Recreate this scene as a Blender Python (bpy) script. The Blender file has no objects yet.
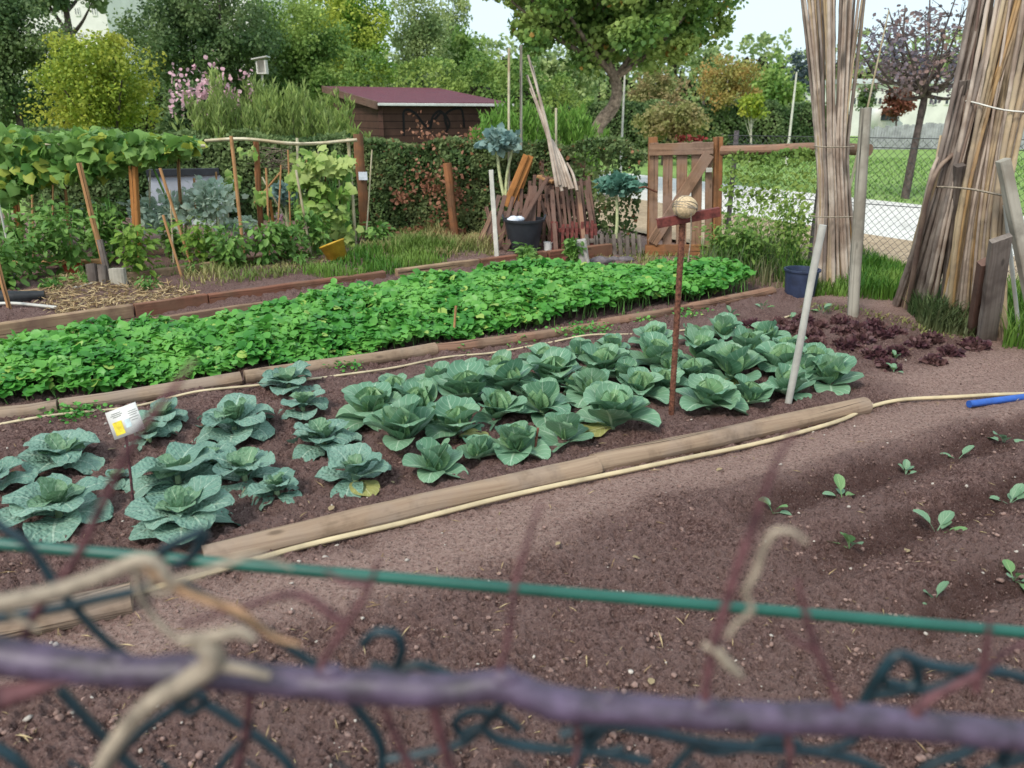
import bpy, math, random
import numpy as np
from mathutils import Vector
R = random.Random(11)
NR = np.random.RandomState(11)
scene = bpy.context.scene
COL = scene.collection
PI = math.pi
# ---------------------------------------------------------------- camera numbers
FPX = 770.0; CH = 1.6; TH = math.radians(19.3)
def ray(u, v):
    a = (u-512)/FPX; b = (v-384)/FPX
    return np.array([a, math.cos(TH)-b*math.sin(TH), -math.sin(TH)-b*math.cos(TH)])
def P(u, v, z=0.0):
    d = ray(u, v); t = (z-CH)/d[2]
    return np.array([d[0]*t, d[1]*t, z])
def Q(u, v, Y):
    d = ray(u, v); t = Y/d[1]
    return np.array([d[0]*t, Y, CH+d[2]*t])
def px(n, Y, v=200):                    # metres spanned by n pixels at depth Y
    return n/FPX*Y/ray(512, v)[1]
CA, SA = math.cos(math.radians(28)), math.sin(math.radians(28))
def plot(U, W, z=0.0): return np.array([U*CA-W*SA, U*SA+W*CA, z])
def uw(x, y): return x*CA+y*SA, -x*SA+y*CA
# ---------------------------------------------------------------- noise
_T = NR.rand(256, 256)
def vnoise(x, y):
    x = np.asarray(x, float)+5000; y = np.asarray(y, float)+5000
    xi = np.floor(x).astype(int); yi = np.floor(y).astype(int)
    fx = x-xi; fy = y-yi; fx = fx*fx*(3-2*fx); fy = fy*fy*(3-2*fy)
    g = lambda i, j: _T[i % 256, j % 256]
    return ((g(xi, yi)*(1-fx)+g(xi+1, yi)*fx)*(1-fy)+(g(xi, yi+1)*(1-fx)+g(xi+1, yi+1)*fx)*fy)*2-1
def sstep(a, b, x):
    t = np.clip((np.asarray(x, float)-a)/(b-a), 0, 1); return t*t*(3-2*t)
def band(a, b, x, s=0.1): return sstep(a-s, a+s, x)*(1-sstep(b-s, b+s, x))
def hgt(x, y, fine=False):
    x = np.asarray(x, float); y = np.asarray(y, float)
    U, W = uw(x, y)
    h = 0.012*vnoise(x*1.7, y*1.7)
    # furrows on the right of the near bed
    fw = band(0.2, 2.30, W, .1)*sstep(1.5, 2.5, U+0.15*vnoise(x*2, y*2))*(1-sstep(4.6, 5.2, U))
    ph = (W-2.05)/0.40+0.05*vnoise(x*2.2+9, y*2.2)
    saw = 0.5-0.5*np.cos(2*PI*ph)
    h = h+fw*(0.062*saw**0.8-0.02)
    h = h+0.03*band(2.8, 4.8, W, .06)+0.03*band(4.95, 6.6, W, .1)
    # hills round the cabbages
    h = h+band(2.9, 4.7, W, .05)*(1-sstep(5.5, 6, U))*0.02*vnoise(U*2.6+3, W*2.6)
    h = h+0.09*sstep(6.7, 6.95, W)*(1-sstep(4.0, 4.6, U))
    if fine:
        for row in (2.74, 4.87): h = h+(.024+.014*vnoise(x*3+row, y*3)+.008*vnoise(x*11, y*11))*np.exp(-((W-row-.03)/.065)**2)*(U < 5.5)*(row > 3 or 1)*(1-sstep(3.7, 3.9, U)*(row < 3))
        comp = compact(x, y)
        k = (1-0.72*comp)*(1-sstep(9, 12, y))
        bil = lambda s, o: 1-2*np.abs(vnoise(x*s+o, y*s-o))
        h = h+k*(0.013*vnoise(x*9, y*9)+0.013*bil(17, 3)+0.013*bil(41, 7)+0.007*vnoise(x*75, y*75)+0.004*vnoise(x*140, y*140))
    return h
def compact(x, y):
    """trodden, drier earth: 1 on the paths, 0 on the dug beds"""
    U, W = uw(np.asarray(x, float), np.asarray(y, float))
    n = 0.10*vnoise(np.asarray(x)*1.3, np.asarray(y)*1.3)+0.05*vnoise(np.asarray(x)*5, np.asarray(y)*5)
    a = band(2.28, 2.66, W+n, .12)
    b = sstep(3.9, 4.5, U+n*2)*(1-sstep(2.9, 3.3, W+n))*sstep(1.8, 2.5, W+n)
    c = sstep(5.45, 5.75, U+n)*sstep(2, 3, W)
    return np.clip(a+b+c, 0, 1)
def G(u, v, dz=0.0):
    p = P(u, v); p[2] = float(hgt(p[0], p[1]))+dz; return p
# ---------------------------------------------------------------- mesh builder
class MB:
    def __init__(s): s.V = []; s.F = []; s.UV = []; s.n = 0
    def add(s, V, F, UV=None):
        V = np.asarray(V, float).reshape(-1, 3)
        s.V.append(V)
        if isinstance(F, np.ndarray): s.F.append(F+s.n)
        else:
            by = {}
            for f in F: by.setdefault(len(f), []).append(f)
            for k, fs in by.items(): s.F.append(np.array(fs)+s.n)
        s.UV.append(np.zeros((len(V), 2)) if UV is None else np.asarray(UV, float))
        s.n += len(V); return s
    def build(s, name, mat, parent=None, smooth=False):
        V = np.concatenate(s.V); UV = np.concatenate(s.UV)
        loops = np.concatenate([f.ravel() for f in s.F])
        tot = np.concatenate([np.full(len(f), f.shape[1]) for f in s.F])
        st = np.concatenate([[0], np.cumsum(tot)[:-1]])
        org = Vector((0, 0, 0))
        if parent is None:                # origin at the base of the thing
            org = Vector((float(V[:, 0].mean()), float(V[:, 1].mean()), float(V[:, 2].min())))
        else: org = Vector(parent.get('_w', (0, 0, 0)))
        V = V-np.array(org)
        me = bpy.data.meshes.new(name)
        me.vertices.add(len(V)); me.vertices.foreach_set('co', V.astype(np.float32).ravel())
        me.loops.add(len(loops)); me.loops.foreach_set('vertex_index', loops.astype(np.int32))
        me.polygons.add(len(tot)); me.polygons.foreach_set('loop_start', st.astype(np.int32))
        me.polygons.foreach_set('loop_total', tot.astype(np.int32))
        if smooth: me.polygons.foreach_set('use_smooth', np.ones(len(tot), bool))
        uvl = me.uv_layers.new(name='UVMap'); uvl.data.foreach_set('uv', UV[loops].astype(np.float32).ravel())
        me.materials.append(mat); me.update(calc_edges=True)
        ob = bpy.data.objects.new(name, me); COL.objects.link(ob)
        if parent is not None: ob.parent = parent
        else: ob.location = org
        ob['_w'] = tuple(org)
        return ob
def tag(o, label, cat, group=None, kind=None):
    if label: o['label'] = label
    if cat: o['category'] = cat
    if group: o['group'] = group
    if kind: o['kind'] = kind
    return o
def thing(name, loc, label, cat, group=None):
    o = bpy.data.objects.new(name, None); COL.objects.link(o)
    o.location = tuple(float(c) for c in loc); o['_w'] = tuple(float(c) for c in loc)
    o.empty_display_size = 0.1
    return tag(o, label, cat, group)
def nrm(v): v = np.asarray(v, float); return v/(np.linalg.norm(v)+1e-12)
def catmull(pts, n=6):
    pts = [np.asarray(p, float) for p in pts]
    if len(pts) < 3: return pts
    q = [2*pts[0]-pts[1]]+pts+[2*pts[-1]-pts[-2]]; out = []
    for i in range(1, len(q)-2):
        for k in range(n):
            t = k/n; a, b, c, d = q[i-1], q[i], q[i+1], q[i+2]
            out.append(0.5*((2*b)+(-a+c)*t+(2*a-5*b+4*c-d)*t*t+(-a+3*b-3*c+d)*t**3))
    out.append(pts[-1]); return out
def tube(mb, pts, r, n=8, cap=True, jit=0.0):
    pts = np.array(pts, float); m = len(pts)
    r = np.full(m, r, float) if np.isscalar(r) else np.interp(np.linspace(0, 1, m), np.linspace(0, 1, len(r)), r)
    T = np.gradient(pts, axis=0); T /= (np.linalg.norm(T, axis=1)[:, None]+1e-12)
    up = np.array([0, 0, 1.0]) if abs(T[0][2]) < .9 else np.array([1.0, 0, 0])
    s = nrm(np.cross(T[0], up)); V = []; UV = []; L = 0
    for i in range(m):
        s = nrm(s-np.dot(s, T[i])*T[i]); b = np.cross(T[i], s)
        if i: L += np.linalg.norm(pts[i]-pts[i-1])
        for k in range(n+1):
            a = 2*PI*k/n; rr = r[i]
            if jit: rr *= 1+jit*float(vnoise(math.cos(a)*1.7+pts[0][0]*3+i*.45, math.sin(a)*1.7+pts[0][1]*5))
            V.append(pts[i]+rr*(math.cos(a)*s+math.sin(a)*b)); UV.append((k/n*2*PI*r[i]+pts[0][0]*3, L+pts[0][1]))
    F = [(i*(n+1)+k, i*(n+1)+k+1, (i+1)*(n+1)+k+1, (i+1)*(n+1)+k) for i in range(m-1) for k in range(n)]
    mb.add(V, F, UV)
    if cap:
        for i, rev in ((0, True), (m-1, False)):
            ring = V[i*(n+1):i*(n+1)+n]; f = tuple(range(n))
            mb.add(ring, [f[::-1] if rev else f], [(p[0]*3, p[2]*3) for p in ring])
    return mb
def beam(mb, p0, p1, w, h, up=(0, 0, 1), c=0.0, rough=0.0):
    """board from p0 to p1, w across, h along 'up', optional chamfer c; several sections with slight unevenness"""
    p0 = np.asarray(p0, float); p1 = np.asarray(p1, float); d = nrm(p1-p0)
    up = np.asarray(up, float)
    if abs(np.dot(nrm(up), d)) > .97: up = np.array([0, 1.0, 0])
    s = nrm(np.cross(d, up)); b = np.cross(s, d)
    c = c or min(w, h)*0.10
    prof = [(-w/2+c, -h/2), (w/2-c, -h/2), (w/2, -h/2+c), (w/2, h/2-c), (w/2-c, h/2), (-w/2+c, h/2), (-w/2, h/2-c), (-w/2, -h/2+c)]
    L = np.linalg.norm(p1-p0); m = 2 if not rough else max(3, int(L/0.12))
    n = 8; rings = []
    for i in range(m):
        t = i/(m-1); o = p0+d*L*t
        j = [(R.uniform(-1, 1)*rough, R.uniform(-1, 1)*rough) for _ in range(n)]
        rings.append([o+s*(prof[k][0]+j[k][0])+b*(prof[k][1]+j[k][1]) for k in range(n)])
    ofs = R.random()*9
    per = 0
    for k in range(n):
        k2 = (k+1) % n; wd = math.dist(prof[k], prof[k2]); V = []; UV = []
        for i in range(m):
            V += [rings[i][k], rings[i][k2]]; UV += [(per+ofs, i/(m-1)*L+ofs), (per+wd+ofs, i/(m-1)*L+ofs)]
        mb.add(V, [(2*i, 2*i+1, 2*i+3, 2*i+2) for i in range(m-1)], UV); per += wd
    for i, rev in ((0, False), (m-1, True)):
        f = tuple(range(n)); mb.add(rings[i], [f if rev else f[::-1]], [(q[0]*.3, q[1]*.3) for q in prof])
    return mb
def lathe(mb, c, prof, n=24, wob=0.0):
    V = []; UV = []
    for i, (r, z) in enumerate(prof):
        for k in range(n+1):
            a = 2*PI*k/n; rr = r*(1+wob*math.sin(3*a+1)+wob*.6*math.sin(7*a+i))
            V.append((c[0]+rr*math.cos(a), c[1]+rr*math.sin(a), c[2]+z)); UV.append((k/n, z))
    F = [(i*(n+1)+k, i*(n+1)+k+1, (i+1)*(n+1)+k+1, (i+1)*(n+1)+k) for i in range(len(prof)-1) for k in range(n)]
    return mb.add(V, F, UV)
# ---------------------------------------------------------------- leaf scatter (vectorised)
T_RH = (np.array([[0, 0, 0], [.45, .32, .04], [1, 0, -.05], [.45, -.32, .04]]), np.array([[0, 1, 2], [0, 2, 3]]))
T_OV = (np.array([[0, 0, 0], [.3, .34, .06], [.72, .30, .04], [1, 0, -.12], [.72, -.30, .04], [.3, -.34, .06], [.5, 0, 0]]),
        np.array([[0, 6, 1], [1, 6, 2], [2, 6, 3], [3, 6, 4], [4, 6, 5], [5, 6, 0]]))
T_RD = (np.array([[0, 0, 0], [.08, .30, .05], [.42, .50, .09], [.80, .40, .03], [1, .12, -.08], [.96, -.16, -.1], [.75, -.44, .03], [.38, -.48, .08], [.1, -.27, .05], [.5, 0, -.02]]),
        np.array([[0, 9, 1], [1, 9, 2], [2, 9, 3], [3, 9, 4], [4, 9, 5], [5, 9, 6], [6, 9, 7], [7, 9, 8], [8, 9, 0]]))
T_LB = (np.array([[0, 0, 0], [-.10, .34, -.04], [.2, .42, .05], [.42, .52, -.06], [.66, .36, .03], [1, .05, -.16], [.68, -.34, .03], [.40, -.54, -.03], [.18, -.42, .05], [-.10, -.36, 0], [.36, 0, .10]]),
        np.array([[0, 10, 1], [1, 10, 2], [2, 10, 3], [3, 10, 4], [4, 10, 5], [5, 10, 6], [6, 10, 7], [7, 10, 8], [8, 10, 9], [9, 10, 0]]))
T_BL = (np.array([[0, .03, 0], [0, -.03, 0], [.55, -.022, .03], [.55, .022, .03], [1, 0, -.06]]), None)
def scatter(mb, pos, d, nh, size, tmpl):
    """one leaf per row of pos: d = its direction, nh = hint of its normal, size = length"""
    V, F = tmpl; m = len(pos)
    d = d/(np.linalg.norm(d, axis=1)[:, None]+1e-9)
    z = nh-(nh*d).sum(1)[:, None]*d; z /= (np.linalg.norm(z, axis=1)[:, None]+1e-9)
    y = np.cross(z, d)
    size = np.broadcast_to(size, (m,))
    W = pos[:, None, :]+size[:, None, None]*(V[None, :, 0, None]*d[:, None]+V[None, :, 1, None]*y[:, None]+V[None, :, 2, None]*z[:, None])
    k = len(V)
    if F is None:
        off = (np.arange(m)*k)[:, None]
        FF = np.concatenate([off+np.array([0, 1, 2]), off+np.array([0, 2, 3]), off+np.array([3, 2, 4])])
    else: FF = (np.arange(m)*k)[:, None, None]+F[None]; FF = FF.reshape(-1, 3)
    UV = np.tile(V[:, [1, 0]]+[.5, 0], (m, 1))
    mb.add(W.reshape(-1, 3), FF.astype(int), UV); return mb
def rdir(m, up=0.0):
    d = NR.normal(size=(m, 3)); d /= np.linalg.norm(d, axis=1)[:, None]; d[:, 2] += up; return d
def blades(mb, pos, h, lean=0.35, w=0.006):
    """grass blades: three-section curved strips"""
    m = len(pos); a = NR.rand(m)*2*PI; o = np.stack([np.cos(a), np.sin(a), 0*a], 1); s = np.stack([-np.sin(a), np.cos(a), 0*a], 1)
    h = np.broadcast_to(h, (m,))*(0.6+0.6*NR.rand(m)); l = h*lean*(0.3+NR.rand(m)*1.4); w = w*(0.7+.6*NR.rand(m))
    z = np.array([0, 0, 1.0]); rows = []
    for t, ww in ((0, 1), (.4, .9), (.75, .6)):
        c = pos+z*(h*(t-.15*t*t))[:, None]+o*(l*t*t)[:, None]
        rows += [c-s*(w*ww)[:, None], c+s*(w*ww)[:, None]]
    rows.append(pos+z*(h*.85)[:, None]+o*l[:, None])
    V = np.stack(rows, 1); off = (np.arange(m)*7)[:, None]
    F = np.concatenate([off+np.array(f) for f in ([0, 1, 3], [0, 3, 2], [2, 3, 5], [2, 5, 4], [4, 5, 6])])
    mb.add(V.reshape(-1, 3), F); return mb
def inpoly(pts, poly):
    x, y = pts[:, 0], pts[:, 1]; c = np.zeros(len(pts), bool); n = len(poly)
    for i in range(n):
        x1, y1 = poly[i][:2]; x2, y2 = poly[(i+1) % n][:2]
        k = ((y1 > y) != (y2 > y)) & (x < (x2-x1)*(y-y1)/(y2-y1+1e-12)+x1); c ^= k
    return c
def rpoly(poly, n):
    poly = [np.asarray(p)[:2] for p in poly]; A = np.array(poly); lo, hi = A.min(0), A.max(0); out = []
    tot = 0
    while tot < n:
        p = lo+NR.rand(n*2, 2)*(hi-lo); p = p[inpoly(p, poly)]; out.append(p); tot += len(p)
    return np.concatenate(out)[:n]
# ---------------------------------------------------------------- materials
def lin(c):
    return tuple((x/255/12.92 if x/255 <= .04045 else ((x/255+.055)/1.055)**2.4) for x in c)+(1,)
class NT:
    def __init__(s, name):
        s.m = bpy.data.materials.new(name); s.m.use_nodes = True; s.t = s.m.node_tree; s.t.nodes.clear()
        s.out = s.t.nodes.new('ShaderNodeOutputMaterial')
    def n(s, k, **kw):
        x = s.t.nodes.new(k)
        for a, v in kw.items():
            if a.startswith('i_'):
                key = a[2:]; key = int(key) if key.isdigit() else key.replace('_', ' ')
                x.inputs[key].default_value = v
            else: setattr(x, a, v)
        return x
    def l(s, a, b): s.t.links.new(a, b)
    def mix(s, fac, a, b, mode='MIX'):
        x = s.n('ShaderNodeMixRGB', blend_type=mode)
        for sock, v in ((x.inputs[0], fac), (x.inputs[1], a), (x.inputs[2], b)):
            if hasattr(v, 'links'): s.l(v, sock)
            else: sock.default_value = v
        return x.outputs[0]
    def math(s, op, a, b=None, c=None):
        x = s.n('ShaderNodeMath', operation=op)
        for i, v in enumerate((a, b, c)):
            if v is None: continue
            if hasattr(v, 'links'): s.l(v, x.inputs[i])
            else: x.inputs[i].default_value = v
        return x.outputs[0]
    def ramp(s, f, stops):
        x = s.n('ShaderNodeValToRGB'); e = x.color_ramp.elements
        while len(e) < len(stops): e.new(.5)
        for k, (p, c) in enumerate(stops): e[k].position = p; e[k].color = c if len(c) == 4 else tuple(c)+(1,)
        s.l(f, x.inputs[0]); return x.outputs[0]
    def noise(s, scale, detail=4, rough=.6, vec=None, out='Fac'):
        x = s.n('ShaderNodeTexNoise'); x.inputs['Scale'].default_value = scale; x.inputs['Detail'].default_value = detail; x.inputs['Roughness'].default_value = rough
        if vec is None: vec = s.pos()
        s.l(vec, x.inputs['Vector']); return x.outputs[out]
    def pos(s):
        if not hasattr(s, '_p'): s._p = s.n('ShaderNodeNewGeometry')
        return s._p.outputs['Position']
    def isl(s): s.pos(); return s._p.outputs['Random Per Island']
    def uv(s, sx=1, sy=1):
        t = s.n('ShaderNodeTexCoord'); m = s.n('ShaderNodeMapping'); m.inputs['Scale'].default_value = (sx, sy, 1)
        s.l(t.outputs['UV'], m.inputs['Vector']); return m.outputs[0]
    def bump(s, h, strength, dist=.01):
        x = s.n('ShaderNodeBump'); x.inputs['Strength'].default_value = strength; x.inputs['Distance'].default_value = dist
        s.l(h, x.inputs['Height']); return x.outputs[0]
    def bsdf(s, col, rough=.7, normal=None, metal=0, spec=.3):
        x = s.n('ShaderNodeBsdfPrincipled'); x.inputs['Specular IOR Level'].default_value = spec; x.inputs['Metallic'].default_value = metal
        if hasattr(col, 'links'): s.l(col, x.inputs['Base Color'])
        else: x.inputs['Base Color'].default_value = col
        if hasattr(rough, 'links'): s.l(rough, x.inputs['Roughness'])
        else: x.inputs['Roughness'].default_value = rough
        if normal is not None: s.l(normal, x.inputs['Normal'])
        return x.outputs[0]
    def done(s, sh): s.l(sh, s.out.inputs[0]); return s.m
def leafmat(name, c1, c2, c3=None, trans=.3, rough=.55, clump=1.5, spec=.25, c4=None, p4=.93):
    t = NT(name); i = t.isl()
    col = t.mix(i, lin(c1), lin(c2))
    if c3: col = t.mix(t.ramp(t.noise(clump, 2, .5), [(.42, (0, 0, 0)), (.62, (1, 1, 1))]), col, lin(c3))
    if c4:
        w = t.n('ShaderNodeTexWhiteNoise', noise_dimensions='1D'); t.l(i, w.inputs['W'])
        col = t.mix(t.math('GREATER_THAN', w.outputs['Value'], p4), col, lin(c4))
    p = t.bsdf(col, rough, spec=spec)
    tr = t.n('ShaderNodeBsdfTranslucent'); t.l(col, tr.inputs[0])
    mx = t.n('ShaderNodeMixShader'); mx.inputs[0].default_value = trans
    t.l(p, mx.inputs[1]); t.l(tr.outputs[0], mx.inputs[2])
    return t.done(mx.outputs[0])
def veinmat(name, c1, c2, vein, pucker=60, pstr=.5, rough=.5, trans=.15):
    """big leaf: midrib and side veins from the leaf's own UV, puckered surface"""
    t = NT(name); tc = t.n('ShaderNodeTexCoord'); sp = t.n('ShaderNodeSeparateXYZ'); t.l(tc.outputs['UV'], sp.inputs[0])
    s = t.math('ABSOLUTE', t.math('SUBTRACT', sp.outputs[0], .5)); v = sp.outputs[1]
    mid = t.math('LESS_THAN', s, t.math('MULTIPLY_ADD', v, -.032, .045))
    wob = t.math('MULTIPLY', t.noise(25, 2), .05)
    f = t.math('FRACT', t.math('MULTIPLY', t.math('ADD', t.math('SUBTRACT', v, t.math('MULTIPLY', s, .75)), wob), 6.5))
    side = t.math('MULTIPLY', t.math('LESS_THAN', t.math('ABSOLUTE', t.math('SUBTRACT', f, .5)), .06), .55)
    vn = t.math('MAXIMUM', mid, side)
    n1 = t.noise(9, 3); col = t.mix(t.isl(), lin(c1), lin(c2)); col = t.mix(t.math('MULTIPLY', n1, .5), col, lin([x*.72 for x in c1]))
    col = t.mix(t.math('MULTIPLY', vn, .6), col, lin(vein))
    vo = t.n('ShaderNodeTexVoronoi', feature='SMOOTH_F1'); vo.inputs['Scale'].default_value = pucker; t.l(t.pos(), vo.inputs['Vector'])
    bp = t.bump(t.math('SUBTRACT', t.math('MULTIPLY', vo.outputs[0], -1), t.math('MULTIPLY', vn, .5)), pstr, .012)
    p = t.bsdf(col, rough, bp, spec=.35)
    tr = t.n('ShaderNodeBsdfTranslucent'); t.l(col, tr.inputs[0]); mx = t.n('ShaderNodeMixShader'); mx.inputs[0].default_value = trans
    t.l(p, mx.inputs[1]); t.l(tr.outputs[0], mx.inputs[2]); return t.done(mx.outputs[0])
def woodmat(name, c1, c2, c3=None, grain=40, along=2.0, rough=.8, bump=.6, stain=None):
    t = NT(name); v = t.uv(grain, along); n = t.noise(1, 5, .65, v); n2 = t.noise(3, 3, .6)
    col = t.mix(t.ramp(n, [(.3, (0, 0, 0)), (.7, (1, 1, 1))]), lin(c1), lin(c2))
    crack = t.ramp(t.noise(.5, 3, .7, t.uv(grain*1.2, along*.35)), [(.36, (1, 1, 1)), (.41, (0, 0, 0))])
    col = t.mix(crack, col, lin([x*.35 for x in c1]))
    if c3: col = t.mix(t.ramp(n2, [(.45, (0, 0, 0)), (.62, (1, 1, 1))]), col, lin(c3))
    col = t.mix(t.math('MULTIPLY', t.isl(), .35), col, lin([x*.7 for x in c2]))
    vo = t.n('ShaderNodeTexVoronoi'); vo.inputs['Scale'].default_value = 1; t.l(t.uv(9, 3.2), vo.inputs['Vector'])
    knot = t.ramp(vo.outputs['Distance'], [(.07, (1, 1, 1)), (.14, (0, 0, 0))]); col = t.mix(t.math('MULTIPLY', knot, .6), col, lin([x*.5 for x in c1]))
    damp = t.ramp(t.noise(5, 4, .7), [(.5, (0, 0, 0)), (.66, (1, 1, 1))]); col = t.mix(t.math('MULTIPLY', damp, .4), col, lin([x*.62 for x in c1]))
    h = t.math('SUBTRACT', n, t.math('MULTIPLY', crack, 1.0))
    return t.done(t.bsdf(col, rough, t.bump(h, bump, .006), spec=.2))
def plain(name, c, rough=.6, var=.12, scale=8, bump=0.0, metal=0, spec=.3, c2=None):
    t = NT(name); n = t.noise(scale, 5, .65)
    col = t.mix(t.ramp(n, [(.3, (0, 0, 0)), (.7, (1, 1, 1))]), lin([x*(1-var*1.6) for x in c]), lin(c2 or [min(255, x*(1+var)) for x in c]))
    return t.done(t.bsdf(col, rough, t.bump(n, bump, .004) if bump else None, metal, spec))
# ================================================================ world, sun, camera
w = bpy.data.worlds.new('World'); scene.world = w; w.use_nodes = True
nt = w.node_tree; bg = nt.nodes['Background']
SUN_EL, SUN_AZ = math.radians(48), math.radians(215)     # high, behind the camera to the left, seen through thin cloud
sky = nt.nodes.new('ShaderNodeTexSky'); sky.sky_type = 'NISHITA'; sky.sun_disc = False
sky.sun_elevation = SUN_EL; sky.sun_rotation = SUN_AZ; sky.air_density = 1.2; sky.dust_density = 3.0
mx = nt.nodes.new('ShaderNodeMixRGB'); mx.inputs[0].default_value = .72; mx.inputs[2].default_value = (6.3, 7.7, 8.6, 1)
nt.links.new(sky.outputs[0], mx.inputs[1]); nt.links.new(mx.outputs[0], bg.inputs[0]); bg.inputs[1].default_value = 0.105
sl = bpy.data.lights.new('sun', 'SUN'); sl.energy = 1.5; sl.angle = math.radians(14); sl.color = (1, .95, .86)
so = bpy.data.objects.new('sun', sl); COL.objects.link(so)
sd = Vector((math.sin(SUN_AZ)*math.cos(SUN_EL), math.cos(SUN_AZ)*math.cos(SUN_EL), math.sin(SUN_EL)))
so.rotation_euler = sd.to_track_quat('Z', 'Y').to_euler(); so.location = sd*30
cd = bpy.data.cameras.new('camera'); co = bpy.data.objects.new('camera', cd); COL.objects.link(co); scene.camera = co
cd.sensor_width = 36; cd.lens = FPX/1024*36; cd.clip_start = .03; cd.clip_end = 2000
co.location = (0, 0, CH); co.rotation_euler = (PI/2-TH, 0, 0)
cd.dof.use_dof = True; cd.dof.focus_distance = 4.6; cd.dof.aperture_fstop = 3.1
scene.view_settings.view_transform = 'Standard'; scene.view_settings.look = 'None'
scene.view_settings.exposure = 0.64; scene.view_settings.gamma = 1; scene.view_settings.use_curve_mapping = False
scene.render.resolution_x = 1024; scene.render.resolution_y = 768
# ================================================================ materials
def soilmat():
    t = NT('soil'); a = t.n('ShaderNodeAttribute', attribute_name='dry'); pos = t.pos()
    n1 = t.noise(2.2, 5, .6); n2 = t.noise(28, 5, .7); n3 = t.noise(110, 4, .7)
    n4 = t.noise(55, 5, .75)
    dark = t.mix(t.ramp(n4, [(.40, (0, 0, 0)), (.60, (1, 1, 1))]), lin((108, 79, 74)), lin((178, 142, 132)))
    dark = t.mix(t.ramp(n1, [(.35, (0, 0, 0)), (.65, (1, 1, 1))]), dark, lin((160, 130, 122)))
    dry = t.mix(t.ramp(n4, [(.38, (0, 0, 0)), (.62, (1, 1, 1))]), lin((178, 142, 130)), lin((216, 182, 168)))
    col = t.mix(a.outputs['Fac'], dark, dry)
    a_shade = t.n('ShaderNodeAttribute', attribute_name='furrow_shade'); col = t.mix(a_shade.outputs['Fac'], col, lin((106, 78, 72)))  # furrow shading mixed into the soil colour
    sp = t.ramp(n3, [(.57, (0, 0, 0)), (.66, (1, 1, 1))])
    col = t.mix(t.math('MULTIPLY', sp, .6), col, lin((196, 168, 156)))
    sd2 = t.ramp(t.noise(75, 3, .6), [(.36, (1, 1, 1)), (.44, (0, 0, 0))])
    col = t.mix(t.math('MULTIPLY', sd2, .65), col, lin((66, 46, 42)))
    h = t.math('ADD', t.math('ADD', n2, t.math('MULTIPLY', n4, 1.2)), t.math('MULTIPLY', n3, .8))
    return t.done(t.bsdf(col, .95, t.bump(h, 1.0, .03), spec=.12))
M = {}
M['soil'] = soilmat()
M['clod'] = plain('clod', (122, 94, 86), .95, .3, 30, .6, spec=.1, c2=(168, 138, 127))
M['pebble'] = plain('pebble', (188, 176, 164), .8, .15, 12)
M['straw'] = leafmat('straw', (206, 184, 142), (160, 132, 96), trans=.1, rough=.8)
M['grass'] = leafmat('grass', (98, 138, 52), (56, 104, 34), (120, 148, 66), trans=.3)
M['grassd'] = leafmat('grass_dry', (186, 172, 120), (132, 128, 76), (104, 128, 58), trans=.3)
M['weed'] = leafmat('weed', (92, 112, 70), (60, 86, 48), (128, 124, 88), trans=.3)
M['old'] = woodmat('weathered_log', (138, 112, 92), (186, 160, 134), (158, 138, 122), 45, 1.1, bump=1.0)
M['redlog'] = woodmat('red_log', (130, 94, 76), (172, 134, 110), (144, 118, 98), 60, 1.4, bump=.7)
M['sleeper'] = woodmat('sleeper', (120, 78, 62), (158, 108, 86), (134, 100, 80), 60, 1.5, bump=.6)
M['sleeper2'] = woodmat('sleeper_grey', (146, 118, 92), (184, 156, 124), (138, 110, 92), 60, 1.5, bump=.6)
M['gate'] = woodmat('gate_wood', (136, 102, 80), (178, 142, 116), (156, 128, 112), 50, 1.5)
M['gatep'] = woodmat('gate_post_wood', (150, 98, 62), (184, 130, 88), (138, 100, 76), 50, 1.5)
M['stake'] = woodmat('stake_wood', (180, 128, 84), (206, 158, 112), None, 50, 1.5, bump=.3)
M['peel'] = woodmat('peeled_pole', (204, 190, 158), (228, 216, 188), (182, 160, 124), 40, 2, bump=.3)
M['post'] = woodmat('fence_post_wood', (146, 92, 58), (178, 120, 82), (120, 88, 66), 50, 1.5)
M['grey'] = woodmat('grey_wood', (112, 100, 92), (156, 144, 134), (96, 84, 78), 60, 1.2, bump=.9)
M['pale'] = woodmat('pale_post', (166, 158, 144), (196, 188, 172), (150, 140, 126), 40, 1.2, bump=.5)
M['picket'] = woodmat('picket_wood', (100, 72, 62), (142, 110, 96), (118, 94, 84), 60, 2, bump=.6)
M['orange'] = woodmat('orange_timber', (176, 110, 56), (204, 144, 88), None, 50, 2, bump=.3)
M['palewhite'] = plain('white_paint', (214, 208, 196), .6, .08, 10)
M['pipe'] = plain('grey_white_pipe', (192, 188, 178), .45, .08, 6, spec=.5)
M['hose'] = plain('cream_hose', (204, 184, 146), .55, .1, 5, spec=.4)
M['hose2'] = plain('thin_hose', (204, 186, 152), .6, .12, 6)
M['blue'] = plain('blue_pipe', (44, 92, 176), .4, .1, 12, spec=.5)
M['rust'] = plain('rusty_steel', (112, 72, 60), .85, .35, 60, .5, c2=(148, 98, 78), spec=.2)
M['rustred'] = plain('red_rusty_iron', (112, 58, 52), .7, .25, 30, .3)
M['ball'] = plain('cord_ball', (212, 186, 148), .9, .14, 90, .5)
M['black'] = plain('black_plastic', (42, 44, 50), .5, .15, 10, spec=.5)
M['bluebk'] = plain('dark_blue_plastic', (52, 62, 88), .45, .12, 10, spec=.5)
M['blackroll'] = plain('black_film', (30, 30, 32), .5, .3, 20, .6, spec=.5)
M['white'] = plain('white_plastic', (226, 224, 218), .4, .05, 10)
M['bag'] = plain('white_bag', (222, 226, 236), .5, .08, 20, .3)
M['red'] = plain('terracotta', (186, 84, 56), .7, .12, 14)
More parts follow.
